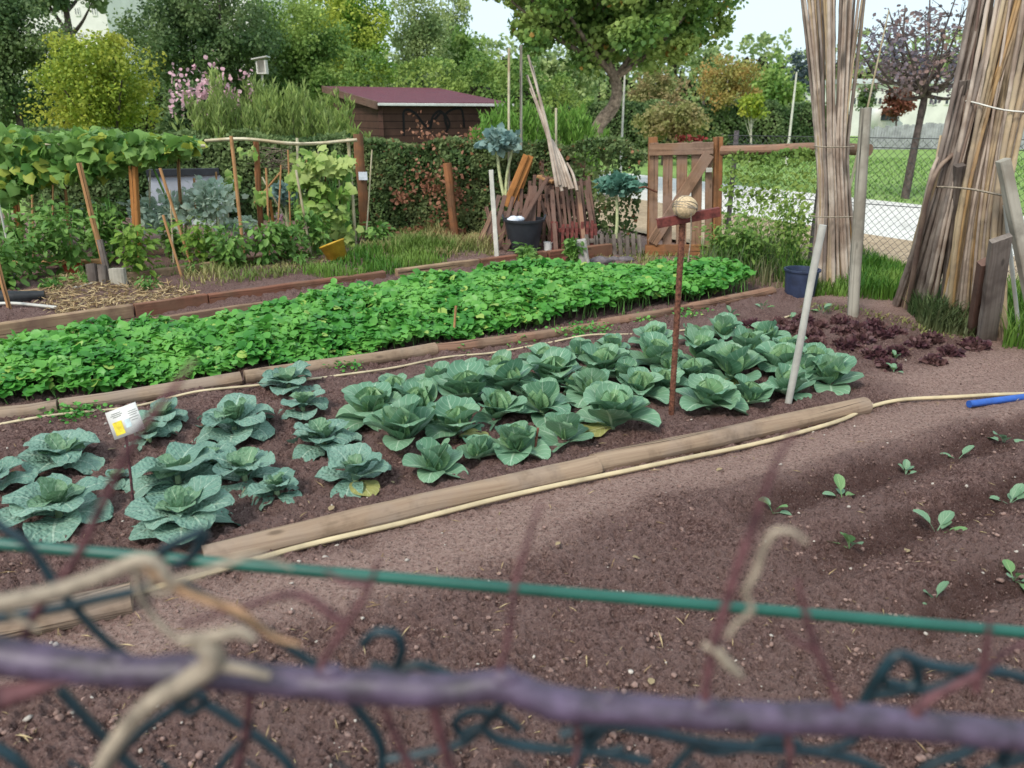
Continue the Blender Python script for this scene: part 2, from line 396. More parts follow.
M['yellow'] = plain('yellow_plastic', (226, 170, 50), .45, .14, 10, c2=(236, 190, 70))
M['concrete'] = plain('concrete', (176, 170, 162), .9, .15, 20, .4)
M['stone'] = plain('grey_stone', (112, 104, 106), .9, .2, 20, .5)
M['green'] = plain('green_tube', (34, 92, 78), .4, .1, 10, spec=.5)
M['wire'] = plain('teal_wire_coat', (18, 46, 54), .4, .2, 30, spec=.5)
M['fwire'] = plain('fence_wire', (86, 88, 86), .6, .1, 10, metal=.3)
M['bark1'] = plain('purple_bark', (62, 40, 52), .5, .3, 35, .5, c2=(98, 80, 104), spec=.7)
M['twig'] = plain('red_twig', (78, 48, 58), .7, .3, 50, .3, c2=(124, 82, 84))
M['dried'] = plain('dried_tendril', (156, 142, 124), .8, .18, 60, .3)
M['driedbr'] = plain('tan_tendril', (166, 130, 98), .8, .18, 60, .3)
M['barktree'] = plain('tree_bark', (128, 108, 92), .9, .3, 12, .8, c2=(164, 146, 128))
M['barkdk'] = plain('dark_bark', (88, 76, 72), .9, .3, 12, .6)
M['barkpale'] = plain('pale_bark', (186, 178, 164), .9, .15, 12, .4)
def lawnmat():
    t = NT('lawn'); n1 = t.noise(.5, 5, .65); n2 = t.noise(9, 5, .7)
    c = t.mix(t.ramp(n1, [(.35, (0, 0, 0)), (.65, (1, 1, 1))]), lin((132, 158, 86)), lin((156, 180, 108)))
    c = t.mix(t.ramp(n2, [(.35, (1, 1, 1)), (.6, (0, 0, 0))]), c, lin((112, 142, 70)))
    return t.done(t.bsdf(c, .9, t.bump(n2, .8, .05), spec=.1))
M['lawn'] = lawnmat()
def gravelmat(name, a, b):
    t = NT(name); n = t.noise(14, 5, .7); n1 = t.noise(1.1, 4, .6)
    c = t.mix(t.ramp(n, [(.35, (0, 0, 0)), (.6, (1, 1, 1))]), lin(a), lin(b)); c = t.mix(t.ramp(n1, [(.5, (0, 0, 0)), (.7, (.4, .4, .4))]), c, lin([x*.8 for x in a]))
    return t.done(t.bsdf(c, .95, t.bump(n, .6, .02), spec=.1))
M['gravel'] = gravelmat('pale_gravel', (206, 200, 190), (232, 228, 220)); M['tan'] = gravelmat('tan_gravel', (158, 136, 112), (190, 168, 140))
# ================================================================ ground sheet
def build_ground():
    ys = 0.45*np.exp(np.arange(0, 600)*.0041); ys = np.concatenate([ys, ys[-1]*np.exp(np.arange(1, 110)*.0105)])
    y0 = ys[-1]; ys = np.concatenate([ys, y0*np.exp(np.arange(1, 60)*.075)])
    ts = np.linspace(-1.1, 1.1, 760); ts = np.concatenate([[-40, -12, -5, -2.5, -1.6, -1.3], ts, [1.3, 1.6, 2.5, 5, 12, 40]])
    X = ys[:, None]*ts[None]; Y = np.repeat(ys[:, None], len(ts), 1)
    Z = hgt(X, Y, True)*(1-sstep(12, 14, Y))
    m, k = X.shape; V = np.stack([X, Y, Z], 2).reshape(-1, 3)
    idx = np.arange(m*k).reshape(m, k)
    F = np.stack([idx[:-1, :-1], idx[:-1, 1:], idx[1:, 1:], idx[1:, :-1]], -1).reshape(-1, 4)
    # close the sheet under and behind the camera
    n0 = len(V); V = np.concatenate([V, [[-18, .45, 0], [18, .45, 0], [18, -60, 0], [-18, -60, 0]]])
    mb = MB(); mb.add(V, F); mb.add(np.array([[-60, .45, -.02], [60, .45, -.02], [60, -60, -.02], [-60, -60, -.02]]), np.array([[0, 3, 2, 1]]))
    V = V[:n0]
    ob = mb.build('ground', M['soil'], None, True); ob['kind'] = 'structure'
    at = ob.data.attributes.new('dry', 'FLOAT', 'POINT')
    c = np.zeros(len(ob.data.vertices)); c[:n0] = np.clip(compact(V[:, 0], V[:, 1])+sstep(8, 9, V[:, 1])*.4, 0, 1)
    at.data.foreach_set('value', c.astype(np.float32))
    a_shade = ob.data.attributes.new('furrow_shade', 'FLOAT', 'POINT'); U, W = uw(V[:, 0], V[:, 1]); nz = vnoise(V[:, 0]*6, V[:, 1]*6)
    shade = np.zeros(len(ob.data.vertices))      # shade of the planting furrows, painted as darker bands
    for row in (2.07, 1.67, 1.27): shade[:n0] += band(row-.09, row+.08, W+.03*nz+.02*vnoise(V[:, 0]*17, V[:, 1]*17), .05)*sstep(1.9, 2.5, U+.2*nz)*(1-sstep(4.4, 5, U))*.8
    a_shade.data.foreach_set('value', np.clip(shade, 0, 1).astype(np.float32))
build_ground()
def sheet(name, poly, z, mat, kind='structure'):
    mb = MB(); mb.add([(p[0], p[1], z) for p in poly], [tuple(range(len(poly)))]); o = mb.build(name, mat); o['kind'] = kind; return o
pd = np.array([-SA, CA])
sheet('lawn', [(-400, 12.6), (-3, 12.6), (1.5, 11.6), (4.2, 9.6), (9, 4.2), (400, 4.2), (400, 700), (-400, 700)], .035, M['lawn'])
def stripe(a, b, l0, l1):
    a = np.array(a); b = np.array(b); return [a+pd*l0, b+pd*l0, b+pd*l1, a+pd*l1]
sheet('driveway', stripe((3.7, 10.6), (7.6, 14.1), -9, 34), .040, M['gravel'])
sheet('gravel_verge', stripe((2.5, 9.5), (4.55, 11.35), -9, 6), .044, M['tan'])
# grass on the lawn beyond the fence
g = MB(); pp = rpoly([(4.6, 20), (7.3, 14.8), (14, 14), (22, 30), (6, 30)], 9000)
blades(g, np.c_[pp, np.full(len(pp), .03)], .05+.04*NR.rand(len(pp)), .5, .012)
tag(g.build('grass', M['grass']), 'short bright green lawn grass beyond the wire fence', 'grass', kind='stuff')
# ---- soil crumbs, pebbles, straw
def lump(n):
    a = np.array([[1, 0, 0], [-1, 0, 0], [0, 1, 0], [0, -1, 0], [0, 0, 1], [0, 0, -1.]]); F = np.array([[0, 2, 4], [2, 1, 4], [1, 3, 4], [3, 0, 4], [2, 0, 5], [1, 2, 5], [3, 1, 5], [0, 3, 5]])
    V = a
    for _ in range(n):
        E = {}; V = list(V); NF = []
        def mid(i, j):
            k = (min(i, j), max(i, j))
            if k not in E: E[k] = len(V); m = (V[i]+V[j]); V.append(m/np.linalg.norm(m))
            return E[k]
        for f in F:
            x, y, z = mid(f[0], f[1]), mid(f[1], f[2]), mid(f[2], f[0]); NF += [[f[0], x, z], [x, f[1], y], [z, y, f[2]], [x, y, z]]
        V = np.array(V); F = np.array(NF)
    return V, F
LV, LF = lump(1)
def lumps(mb, pos, size, flat=.7):
    m = len(pos); n = len(LV); nz = 1+.35*(NR.rand(m, n)-.5)*2; sc = size[:, None, None]*(0.7+.6*NR.rand(m, 1, 3))*[1, 1, flat]
    V = LV[None]*nz[..., None]*sc+pos[:, None]; F = (np.arange(m)*n)[:, None, None]+LF[None]
    mb.add(V.reshape(-1, 3), F.reshape(-1, 3)); return mb
def groundpts(n, ymax=8.5, f=None):
    u = NR.rand(n)*1100-38; v = 255+NR.rand(n)**1*560
    pts = np.array([P(a, b)[:2] for a, b in zip(u, v)]); k = np.ones(len(pts), bool)
    if f is not None: k = f(pts[:, 0], pts[:, 1])
    pts = pts[k]; return np.c_[pts, hgt(pts[:, 0], pts[:, 1])]
beds = lambda x, y: (NR.rand(len(x)) > .93*compact(x, y)) & (uw(x, y)[1] < 6.6)
mb = MB(); g = groundpts(30000, f=beds); s = .0020+.009*NR.rand(len(g))**7; g[:, 2] += s*.4; lumps(mb, g, s)
tag(mb.build('soil_crumbs', M['clod'], None, True), 'loose brown soil crumbs over the dug beds', 'soil', kind='stuff')
mb = MB(); g = groundpts(1100, f=lambda x, y: uw(x, y)[1] < 6.6); s = .0018+.008*NR.rand(len(g))**6; g[:, 2] += s*.5+.006; lumps(mb, g, s)
tag(mb.build('pebbles', M['pebble'], None, True), 'small pale pebbles scattered over the brown soil', 'pebbles', kind='stuff')
mb = MB(); g = groundpts(1100, f=lambda x, y: (uw(x, y)[1] < 6.6)); m = len(g); g[:, 2] += .010
scatter(mb, g, rdir(m)*[1, 1, .12], np.tile([0, 0, 1.], (m, 1)), .02+.05*NR.rand(m)**2, (T_RH[0]*[1, .12, 1], T_RH[1]))
tag(mb.build('straw_bits', M['straw']), 'dry straw and root bits lying on the soil', 'straw', kind='stuff')
mb = MB(); pp = rpoly([G(40, 312), G(60, 285), G(150, 290), G(205, 305), G(150, 320), G(60, 330)], 2200); m = len(pp)
g = np.c_[pp, hgt(pp[:, 0], pp[:, 1])+.02*NR.rand(m)+.01]
scatter(mb, g, rdir(m)*[1, 1, .25], rdir(m, 1.5), .05+.06*NR.rand(m), (T_RH[0]*[1, .2, 1], T_RH[1]))
tag(mb.build('straw_mulch', M['straw']), 'pale straw mulch spread inside the plank bed by the stump', 'mulch', kind='stuff')
# ================================================================ background trees
def tree(name, u, v, rx, rz, Y, mat, label, cat='tree', n=5000, leaf=.12, clumps=60, bark='barkdk', trunk=None, base=None, group=None, tmpl=T_OV, ry=None, fill=.55, sig=.16, limbs=7, tr=.16, up=.3, aspect=None):
    c = Q(u, v, Y); sx = px(rx, Y, v); sz = px(rz, Y, v); sy = ry or sx*.8
    bx = base if base is not None else (c[0]+R.uniform(-.2, .2)*sx, Y)
    root = thing(name, (bx[0], bx[1], 0), label, cat, group)
    d = rdir(clumps); rr = NR.rand(clumps)**(fill)
    cc = c+d*rr[:, None]*np.array([sx, sy, sz])*.88
    wgt = .5+NR.rand(clumps); wgt /= wgt.sum(); which = NR.choice(clumps, n, p=wgt)
    cs = (.7+.8*NR.rand(clumps))*sig*(sx+sz)
    off = NR.normal(size=(n, 3)); off /= np.linalg.norm(off, axis=1)[:, None]; off *= (NR.rand(n)**.45)[:, None]
    pos = cc[which]+off*cs[which][:, None]*[1, 1, .75]
    pos[:, 2] = np.maximum(pos[:, 2], .05)
    dd = rdir(n)+off*.6+[0, 0, -.3]; nh = off+[0, 0, up]+.5*NR.normal(size=(n, 3))
    mb = MB(); scatter(mb, pos, dd, nh, leaf*(.6+.7*NR.rand(n)), tmpl if aspect is None else (tmpl[0]*[1, aspect, 1], tmpl[1])); mb.build('crown', mat, root)
    tb = MB(); tw = sx*tr*.5
    path = trunk or [(bx[0], bx[1], -.05), (bx[0]+.1*(c[0]-bx[0])+R.uniform(-.1, .1), Y, c[2]*.3), (c[0]*.7+bx[0]*.3, Y, c[2]*.7), tuple(c+[0, 0, sz*.3])]
    cp = catmull(path, 6); tube(tb, cp, [tw, tw*.75, tw*.6, tw*.25], 9, jit=.15)
    for i in range(limbs):
        k = cc[NR.randint(clumps)]; a = np.array(cp[int(len(cp)*R.uniform(.45, .9))]); mdl = (a+k)/2+[0, 0, -.08*sz]
        tube(tb, catmull([a, mdl, k], 5), [tw*.4, tw*.25, tw*.08], 6)
    tb.build('trunk', M[bark], root, True); return root
L_dark = leafmat('leaf_dark', (95, 119, 70), (63, 90, 53), (124, 143, 90), clump=.8)
L_mid = leafmat('leaf_mid', (128, 158, 78), (85, 121, 57), (156, 177, 92), clump=.8)
L_yel = leafmat('leaf_yellowgreen', (171, 180, 66), (123, 149, 55), (189, 184, 77), clump=.6)
L_lime = leafmat('leaf_lime', (145, 178, 72), (101, 148, 58), (180, 190, 80), clump=.7)
L_grey = leafmat('leaf_greygreen', (149, 167, 108), (105, 131, 80), (174, 186, 124), clump=.9)
L_aut = leafmat('leaf_autumn', (178, 166, 92), (142, 146, 82), (182, 146, 86), clump=1)
L_brn = leafmat('leaf_brown', (173, 147, 105), (136, 121, 85), (149, 151, 92), clump=1)
L_pur = leafmat('leaf_purple', (136, 122, 132), (108, 110, 126), (156, 126, 118), clump=1.2)
L_red = leafmat('leaf_russet', (140, 84, 66), (104, 66, 54), clump=2)
L_plane = leafmat('leaf_plane', (123, 156, 73), (76, 112, 56), (154, 174, 94), clump=1.0, c4=(174, 138, 69), p4=.985)
L_blue = leafmat('leaf_bluegrey', (92, 104, 108), (66, 80, 86), clump=1)
L_hedge = leafmat('leaf_hedge', (109, 132, 76), (67, 91, 53), (129, 141, 91), clump=2.5, c4=(168, 116, 85), p4=.975)
L_dead = leafmat('leaf_dead', (180, 128, 100), (138, 94, 74), clump=4)
tree('evergreen_tree', 5, 45, 62, 95, 19, L_dark, 'dark green tree at the left edge behind the vine frame', n=19000, leaf=.08, sig=.11, clumps=80)
tree('shrubby_tree', 98, 88, 72, 55, 15.5, L_yel, 'rounded yellow green tree standing before the dark trees', n=15000, leaf=.062, clumps=90, sig=.12, fill=.4)
tree('evergreen_tree', 205, 35, 88, 85, 20.5, L_dark, 'tall dark green tree above the pink oleander bush', n=26000, leaf=.082, clumps=120, sig=.10)
tree('evergreen_tree', 60, -25, 70, 40, 24, L_dark, 'dark tree whose branches hang over the white apartment block', n=3500, leaf=.16, clumps=30, sig=.12)
tree('leafy_tree', 295, 55, 58, 70, 23, L_mid, 'mid green broad tree above the feathery bushes', n=18000, leaf=.088, clumps=90, sig=.11)
tree('leafy_tree', 350, 35, 52, 68, 26, L_lime, 'bright yellow green tree above the red roofed shed', n=18000, leaf=.095, clumps=90, sig=.11)
tree('poplar_tree', 418, 40, 36, 85, 28, L_grey, 'grey green narrow tree right of the bright lime tree', n=12000, leaf=.09, clumps=70, sig=.10)
tree('poplar_tree', 462, 75, 42, 48, 30, L_mid, 'lower green tree over the right end of the shed roof', n=7000, leaf=.13, sig=.12)
tree('poplar_tree', 452, 30, 22, 60, 34, L_grey, 'thin pale tree with sky gaps beside the big curved trunk crown', n=3000, leaf=.12, clumps=34, sig=.09)
tree('leafy_tree', 515, 100, 42, 30, 24, L_mid, 'green tree behind the leaning canes', n=3500, leaf=.14)
tree('leafy_tree', 560, 85, 50, 42, 36, L_grey, 'far dull green tree seen left of the curved trunk', n=4000, leaf=.2)
# the big tree with the bent trunk
tx = [Q(585, 150, 16.5)*[1, 1, 0]+[0, 0, -.05], Q(596, 132, 16.5), Q(614, 105, 16.5), Q(616, 82, 16.5), Q(606, 60, 16.5), Q(600, 30, 16.5), Q(608, -20, 16.5)]
tree('plane_tree', 615, -6, 150, 82, 16.5, L_plane, 'large tree with thick bent trunk and wide leafy crown', n=30000, leaf=.085, clumps=130, bark='barktree', trunk=tx, base=(tx[0][0], 16.5), tmpl=T_LB, limbs=16, tr=.115, sig=.07, fill=.45)
tree('autumn_tree', 655, 92, 34, 32, 32, L_brn, 'brownish green tree behind the left side of the gate', n=5000, leaf=.11, clumps=40, bark='barkpale')
tree('autumn_tree', 728, 82, 36, 36, 30, L_aut, 'orange yellow tree with pale forked trunk beyond the gate', n=3800, leaf=.10, clumps=44, bark='barkpale', tr=.10, sig=.12)
tree('autumn_tree', 752, 106, 18, 12, 28, L_yel, 'small yellow tree beside the dark hedge', n=800, leaf=.12, clumps=16, bark='barkpale')
tree('round_bush', 672, 122, 40, 20, 26, L_brn, 'olive yellow round bush behind the gate', 'bush', n=4000, leaf=.12)
tree('leafy_tree', 778, 102, 34, 42, 42, L_mid, 'dense green tree left of the tall cane bundle', n=4500, leaf=.2, bark='barkdk')
tree('leafy_tree', 800, 80, 18, 32, 50, L_blue, 'hazy blue grey tree top behind the dense green tree', n=900, leaf=.22, clumps=25)
tree('leafy_tree', 705, 62, 26, 22, 44, L_grey, 'thin crowned tree with sky showing through above the orange tree', n=900, leaf=.2, clumps=20)
tree('russet_tree', 898, 100, 17, 19, 48, L_red, 'small rounded russet tree in front of the white building', n=2200, leaf=.17, clumps=30)
tree('dark_tree', 866, 96, 10, 16, 48, L_dark, 'small dark tree before the white building beside a post', n=900, leaf=.17, clumps=18)
# the purple-leaved park tree on the right, branch by branch
def park_tree():
    Y = 15.5; b = Q(906, 192, Y); b[2] = 0
    root = thing('park_tree', b, 'open purplish tree on the lawn between the two cane bundles', 'tree'); tb = MB(); lf = MB()
    tube(tb, catmull([b-[0, 0, .1], Q(914, 150, Y), Q(922, 110, Y), Q(926, 88, Y)], 5), [.085, .07, .065, .06], 9, jit=.1)
    tips = [(866, 42), (880, 20), (905, 5), (930, -10), (955, 0), (975, 25), (990, 50), (1000, 20), (945, 30), (915, 35), (895, 50), (960, 60), (985, 70), (875, 70), (1010, 40), (862, 55), (870, 30), (890, 35), (940, 50), (900, 25), (925, 15), (965, 10), (888, 8)]
    pos = []
    for (u, v) in tips:
        dy = R.uniform(-1.3, 1.3); a = Q(R.uniform(918, 930), R.uniform(75, 100), Y); e = Q(u, v, Y+dy); m = (a+e)/2+[R.uniform(-.15, .15), 0, -.25]
        pt = catmull([a, m, e], 8); tube(tb, pt, [.045, .028, .010], 6)
        for k in range(10):
            s = np.array(pt[R.randint(7, len(pt)-1)]); q = s+[R.uniform(-.6, .6), R.uniform(-.5, .5), R.uniform(-.1, .3)]
            tube(tb, [s, (s+q)/2+[0, 0, .03], q], [.010, .006, .003], 4, cap=False)
            for j in range(7): pos.append(s+(q-s)*R.uniform(.3, 1.2)+[R.gauss(0, .09), R.gauss(0, .09), R.gauss(0, .05)])
    pos = np.array(pos); m = len(pos)
    scatter(lf, pos, rdir(m)+[0, 0, -.2], rdir(m, 1), .05+.06*NR.rand(m), T_OV); lf.build('crown', L_pur, root); tb.build('trunk', M['barkdk'], root, True)
park_tree()
# ---- feathery bushes, oleander, hedges
def feather(name, u, v0, v1, rx, Y, mat, label, n=700, ry=.8):
    c = Q(u, v0, Y); top = Q(u, v1, Y)[2]; sx = px(rx, Y)
    root = thing(name, (c[0], Y, 0), label, 'bush'); mb = MB(); st = MB()
    for i in range(n//14):
        x = c[0]+R.uniform(-1, 1)*sx; y = Y+R.uniform(-ry, ry); k = 1-.35*((x-c[0])/sx)**2
        h = top*R.uniform(.72, 1.0)*k; lx = R.uniform(-.25, .25)+(x-c[0])*.2
        pt = [np.array((x, y, 0)), np.array((x+lx*.4, y, h*.5)), np.array((x+lx, y+R.uniform(-.1, .1), h))]
        tube(st, pt, [.012, .008, .003], 5, cap=False)
        m = 150; t = NR.rand(m)**.7; pos = pt[0]+(pt[2]-pt[0])*t[:, None]+NR.normal(size=(m, 3))*.035
        d = rdir(m)*[.6, .6, .3]+[0, 0, 1.0]
        scatter(mb, pos, d, rdir(m), .09+.10*NR.rand(m), (T_RH[0]*[1, .34, 1], T_RH[1]))
    mb.build('foliage', mat, root); st.build('stems', M['barkdk'], root)
L_f1 = leafmat('leaf_feather', (165, 182, 101), (118, 143, 72), (143, 160, 92), clump=1.5)
L_f2 = leafmat('leaf_feather_bright', (134, 174, 80), (96, 138, 58), clump=1.5)
feather('feathery_bush', 245, 150, 72, 36, 13, L_f1, 'tall feathery olive bush right of the pink oleander', 1000)
feather('feathery_bush', 310, 150, 84, 40, 13.4, L_f1, 'feathery olive bush against the left wall of the shed', 1000)
feather('feathery_bush', 515, 140, 98, 30, 15.0, L_f2, 'bright green feathery bush behind the leaning canes', 700)
feather('feathery_bush', 568, 140, 106, 26, 15.5, L_f2, 'low bright green feathery bush left of the bent trunk', 600)
tree('oleander_bush', 195, 118, 40, 36, 14.5, L_dark, 'dark oleander bush with pink flowers under the tall dark tree', 'bush', n=6500, leaf=.13, aspect=.4)
ol = COL.objects.get('oleander_bush'); fl = MB(); m = 420
pos = np.array([Q(np.clip(R.gauss(208, 22), 172, 250), R.gauss(92, 13), 14.5+R.uniform(-1.3, -.8)) for _ in range(m)]); scatter(fl, pos, rdir(m), rdir(m), .045+.03*NR.rand(m), T_RD)
fl.build('blossom', leafmat('oleander_pink', (206, 160, 170), (226, 190, 194), trans=.2), ol)
def hedge(name, pts, h, th, n, mat, label, leaf=.05, filler=True, cat='hedge', dead=None, top=None, h0=0.0, irr=.08, aspect=None):
    pts = [np.array(p, float) for p in pts]; root = thing(name, (pts[0][0], pts[0][1], 0), label, cat)
    seg = [np.linalg.norm(pts[i+1]-pts[i]) for i in range(len(pts)-1)]; tot = sum(seg); mb = MB(); ps = []; ns = []
    for i in range(len(pts)-1):
        a, b = pts[i], pts[i+1]; d = (b-a)/seg[i]; nn = np.array([d[1], -d[0]]); m = int(n*seg[i]/tot)
        s = NR.rand(m)*seg[i]; face = NR.rand(m); z = h0+(h-h0)*NR.rand(m)
        H = h*(1+irr*vnoise((a[0]+d[0]*s)*2.3, s*0+3)); off = np.where(face < .62, th/2, NR.rand(m)*th-th/2); z = np.where(face < .62, z*H/h, H-.1*NR.rand(m)**2)
        lump_ = .09*vnoise((a[0]+s)*3, z*3)+.05*vnoise((a[0]+s)*8, z*8); off = off+np.where(face < .62, lump_-.05*NR.rand(m), 0)
        z = z+np.where(face >= .62, lump_, 0)
        p = np.c_[a+d*s[:, None]+nn*off[:, None], z]; ps.append(p); ns.append(np.c_[np.tile(nn, (m, 1))*(face < .62)[:, None], .3+(face >= .62)])
        if filler:
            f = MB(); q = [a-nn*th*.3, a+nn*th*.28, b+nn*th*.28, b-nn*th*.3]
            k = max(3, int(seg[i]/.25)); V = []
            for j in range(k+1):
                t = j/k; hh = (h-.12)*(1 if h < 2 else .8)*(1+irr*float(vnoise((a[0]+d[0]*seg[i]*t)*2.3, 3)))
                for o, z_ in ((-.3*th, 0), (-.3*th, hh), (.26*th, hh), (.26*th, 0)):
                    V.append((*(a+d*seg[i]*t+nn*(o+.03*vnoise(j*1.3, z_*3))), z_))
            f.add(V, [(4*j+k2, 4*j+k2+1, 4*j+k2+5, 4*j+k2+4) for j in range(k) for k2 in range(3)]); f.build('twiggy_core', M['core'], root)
    pos = np.concatenate(ps); ns = np.concatenate(ns); m = len(pos)
    tm = T_OV if aspect is None else (T_OV[0]*[1, aspect, 1], T_OV[1])
    scatter(mb, pos, rdir(m)+ns*.3, ns+NR.normal(size=(m, 3))*.55, leaf*(.6+.8*NR.rand(m)), tm); mb.build('foliage', mat, root); return root
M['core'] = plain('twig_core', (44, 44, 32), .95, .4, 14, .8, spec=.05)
H1 = [(-2.3, 11.1), (-.6, 10.7), (.75, 10.3)]
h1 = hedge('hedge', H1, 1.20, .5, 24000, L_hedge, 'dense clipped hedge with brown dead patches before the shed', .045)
def cluster(parent, name, mat, spots, n, leaf, tmpl=T_OV):
    mb = MB()
    for (u, v, Y, r) in spots:
        c = Q(u, v, Y); off = NR.normal(size=(n, 3))*[r, .05, r*.8]; scatter(mb, c+off, rdir(n), rdir(n), leaf*(.6+.8*NR.rand(n)), tmpl)
    return mb.build(name, mat, parent)
cluster(h1, 'dead_leaves', L_dead, [(420, 178, 10.4, .12), (432, 188, 10.4, .1), (448, 180, 10.35, .15), (455, 196, 10.35, .12), (402, 198, 10.5, .07), (428, 137, 10.6, .14), (472, 141, 10.5, .12), (442, 215, 10.3, .12)], 75, .05)
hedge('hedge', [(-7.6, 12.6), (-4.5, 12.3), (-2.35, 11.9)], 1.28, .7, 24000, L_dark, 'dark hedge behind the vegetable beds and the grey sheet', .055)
hedge('hedge', [(.8, 10.25), (1.62, 9.75)], 1.24, .4, 3600, L_hedge, 'thin see-through hedge beside the gate with pale driveway behind', .05, filler=False)
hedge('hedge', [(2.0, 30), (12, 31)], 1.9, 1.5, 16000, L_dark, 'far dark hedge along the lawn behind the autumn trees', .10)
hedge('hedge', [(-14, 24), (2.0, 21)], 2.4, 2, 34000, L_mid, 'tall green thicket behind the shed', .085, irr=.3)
hedge('climber', [(2.55, 9.2), (3.3, 8.4)], 1.12, .34, 2500, L_mid, 'green climbing plants over the wire fence right of the gate', .045, filler=False, cat='climbing plant', irr=.2)
for k, (a, b, hh) in enumerate([((-160, 90), (-20, 110), 13), ((-25, 110), (60, 95), 8), ((58, 130), (200, 120), 9)]):
    hedge('treeline', [a, b], hh, 8, 12000, L_grey, ['far grey green tree line at the left', 'far low tree line behind the park', 'far tree line behind the white buildings'][k], .55, cat='tree line', irr=.35)
# ================================================================ buildings
M['wallwhite'] = plain('white_render', (226, 222, 214), .8, .04, 1)
M['wallbeige'] = plain('beige_render', (206, 186, 168), .8, .06, 1)
M['glass'] = plain('dark_glass', (58, 62, 70), .15, .1, 1, spec=.6)
M['metalroof'] = plain('pale_roof', (206, 208, 210), .5, .05, 1)
def box(mb, lo, hi, ax=None, o=(0, 0)):
    """axis box in a frame (o, ax=unit x-axis in plan)"""
    e1 = np.array(ax if ax is not None else (1, 0), float); e2 = np.array([-e1[1], e1[0]]); V = []
    for z in (lo[2], hi[2]):
        for a, b in ((lo[0], lo[1]), (hi[0], lo[1]), (hi[0], hi[1]), (lo[0], hi[1])): V.append((*(np.array(o)+e1*a+e2*b), z))
    F = [(0, 3, 2, 1), (4, 5, 6, 7), (0, 1, 5, 4), (1, 2, 6, 5), (2, 3, 7, 6), (3, 0, 4, 7)]
    for f in F:
        w_ = math.dist(V[f[0]], V[f[1]]); h_ = math.dist(V[f[1]], V[f[2]]); mb.add([V[i] for i in f], [(0, 1, 2, 3)], [(0, 0), (w_, 0), (w_, h_), (0, h_)] if h_ > w_ else [(0, 0), (0, w_), (h_, w_), (h_, 0)])
    return mb
def building(name, x0, x1, Y, h, label, wins, mat='wallwhite', roofh=.5, depth=14, face=(1, 0)):
    root = thing(name, ((x0+x1)/2, Y, 0), label, 'building')
    box(MB(), (x0, Y, 0), (x1, Y+depth, h)).build('wall', M[mat], root)
    box(MB(), (x0-.3, Y-.3, h+.003), (x1+.3, Y+depth+.3, h+roofh)).build('roof', M['metalroof'], root)
    for (a, b, z0, z1) in wins:
        f = box(MB(), (a, Y-.06, z0), (b, Y-.002, z1)).build('window', M['wallwhite'], root)
        nb = 2; w_ = (b-a)/nb
        g = MB()
        for i in range(nb): box(g, (a+i*w_+.08, Y-.09, z0+.08), (a+(i+1)*w_-.08, Y-.062, z1-.08))
        g.build('glass', M['glass'], f)
YB = 62
X = lambda u, Y=YB: Q(u, 114, Y)[0]
Z = lambda v, Y=YB: Q(512, v, Y)[2]
building('white_hall', X(838), X(1100), YB, Z(84), 'long low white building with small paired windows beyond the lawn',
         [(X(a), X(a+9), Z(105), Z(97)) for a in (850, 871, 926, 942, 990, 1010)], roofh=.35)
building('apartment_block', Q(-10, 0, 48)[0], Q(104, 0, 48)[0], 48, Q(512, -30, 48)[2], 'white apartment block glimpsed above the yellow green tree',
         [(Q(u, 0, 48)[0], Q(u+5, 0, 48)[0], Q(512, v+9, 48)[2], Q(512, v, 48)[2]) for u in (20, 40, 59, 73, 90) for v in (7, 32, -18)], depth=10)
building('apartment_block', Q(180, 0, 60)[0], Q(262, 0, 60)[0], 60, Q(512, -20, 60)[2], 'white building glimpsed in gaps of the tall dark tree',
         [(Q(u, 0, 60)[0], Q(u+5, 0, 60)[0], Q(512, v+9, 60)[2], Q(512, v, 60)[2]) for u in (190, 215, 240) for v in (7, 35, 60)], depth=10)
# park wall of grey palings + van
pal = thing('paling_fence', (X(910, 38), 38, 0), 'grey vertical paling fence at the far side of the lawn', 'fence')
mb = MB()
for i in range(64):
    x = X(866, 38)+i*.125; box(mb, (x, 38, 0), (x+.10, 38.04, 1.0+.25*min(1, i/30)+R.uniform(-.05, .05)))
mb.build('palings', plain('grey_paling', (168, 166, 170), .9, .12, 3), pal); box(MB(), (X(866, 38), 38.045, .5), (X(866, 38)+8, 38.08, .62)).build('rail', M['grey'], pal)
def van():
    Y = 50; x0 = X(873, Y); x1 = X(898, Y); root = thing('parked_van', ((x0+x1)/2, Y, 0), 'small white parked van before the long white building', 'van')
    L = x1-x0; prof = [(0, .35), (0, 1.6), (.12*L, 1.95), (.72*L, 1.95), (.86*L, 1.25), (L, 1.1), (L, .35)]
    V = [(x0+a, Y-.8, z) for a, z in prof]+[(x0+a, Y+.8, z) for a, z in prof]; n = len(prof)
    MB().add(V, [tuple(range(n))[::-1], tuple(range(n, 2*n))]+[(i, (i+1) % n, n+(i+1) % n, n+i) for i in range(n)]).build('body', M['wallwhite'], root)
    for a, b in ((.1, .4), (.43, .7)): box(MB(), (x0+a*L, Y-.83, 1.25), (x0+b*L, Y-.803, 1.75)).build('window', M['glass'], root)
    for a in (.2, .82):
        k = MB(); tube(k, [(x0+a*L, Y-.86, .33), (x0+a*L, Y-.65, .33)], .32, 16); k.build('wheel', M['black'], root)
van()
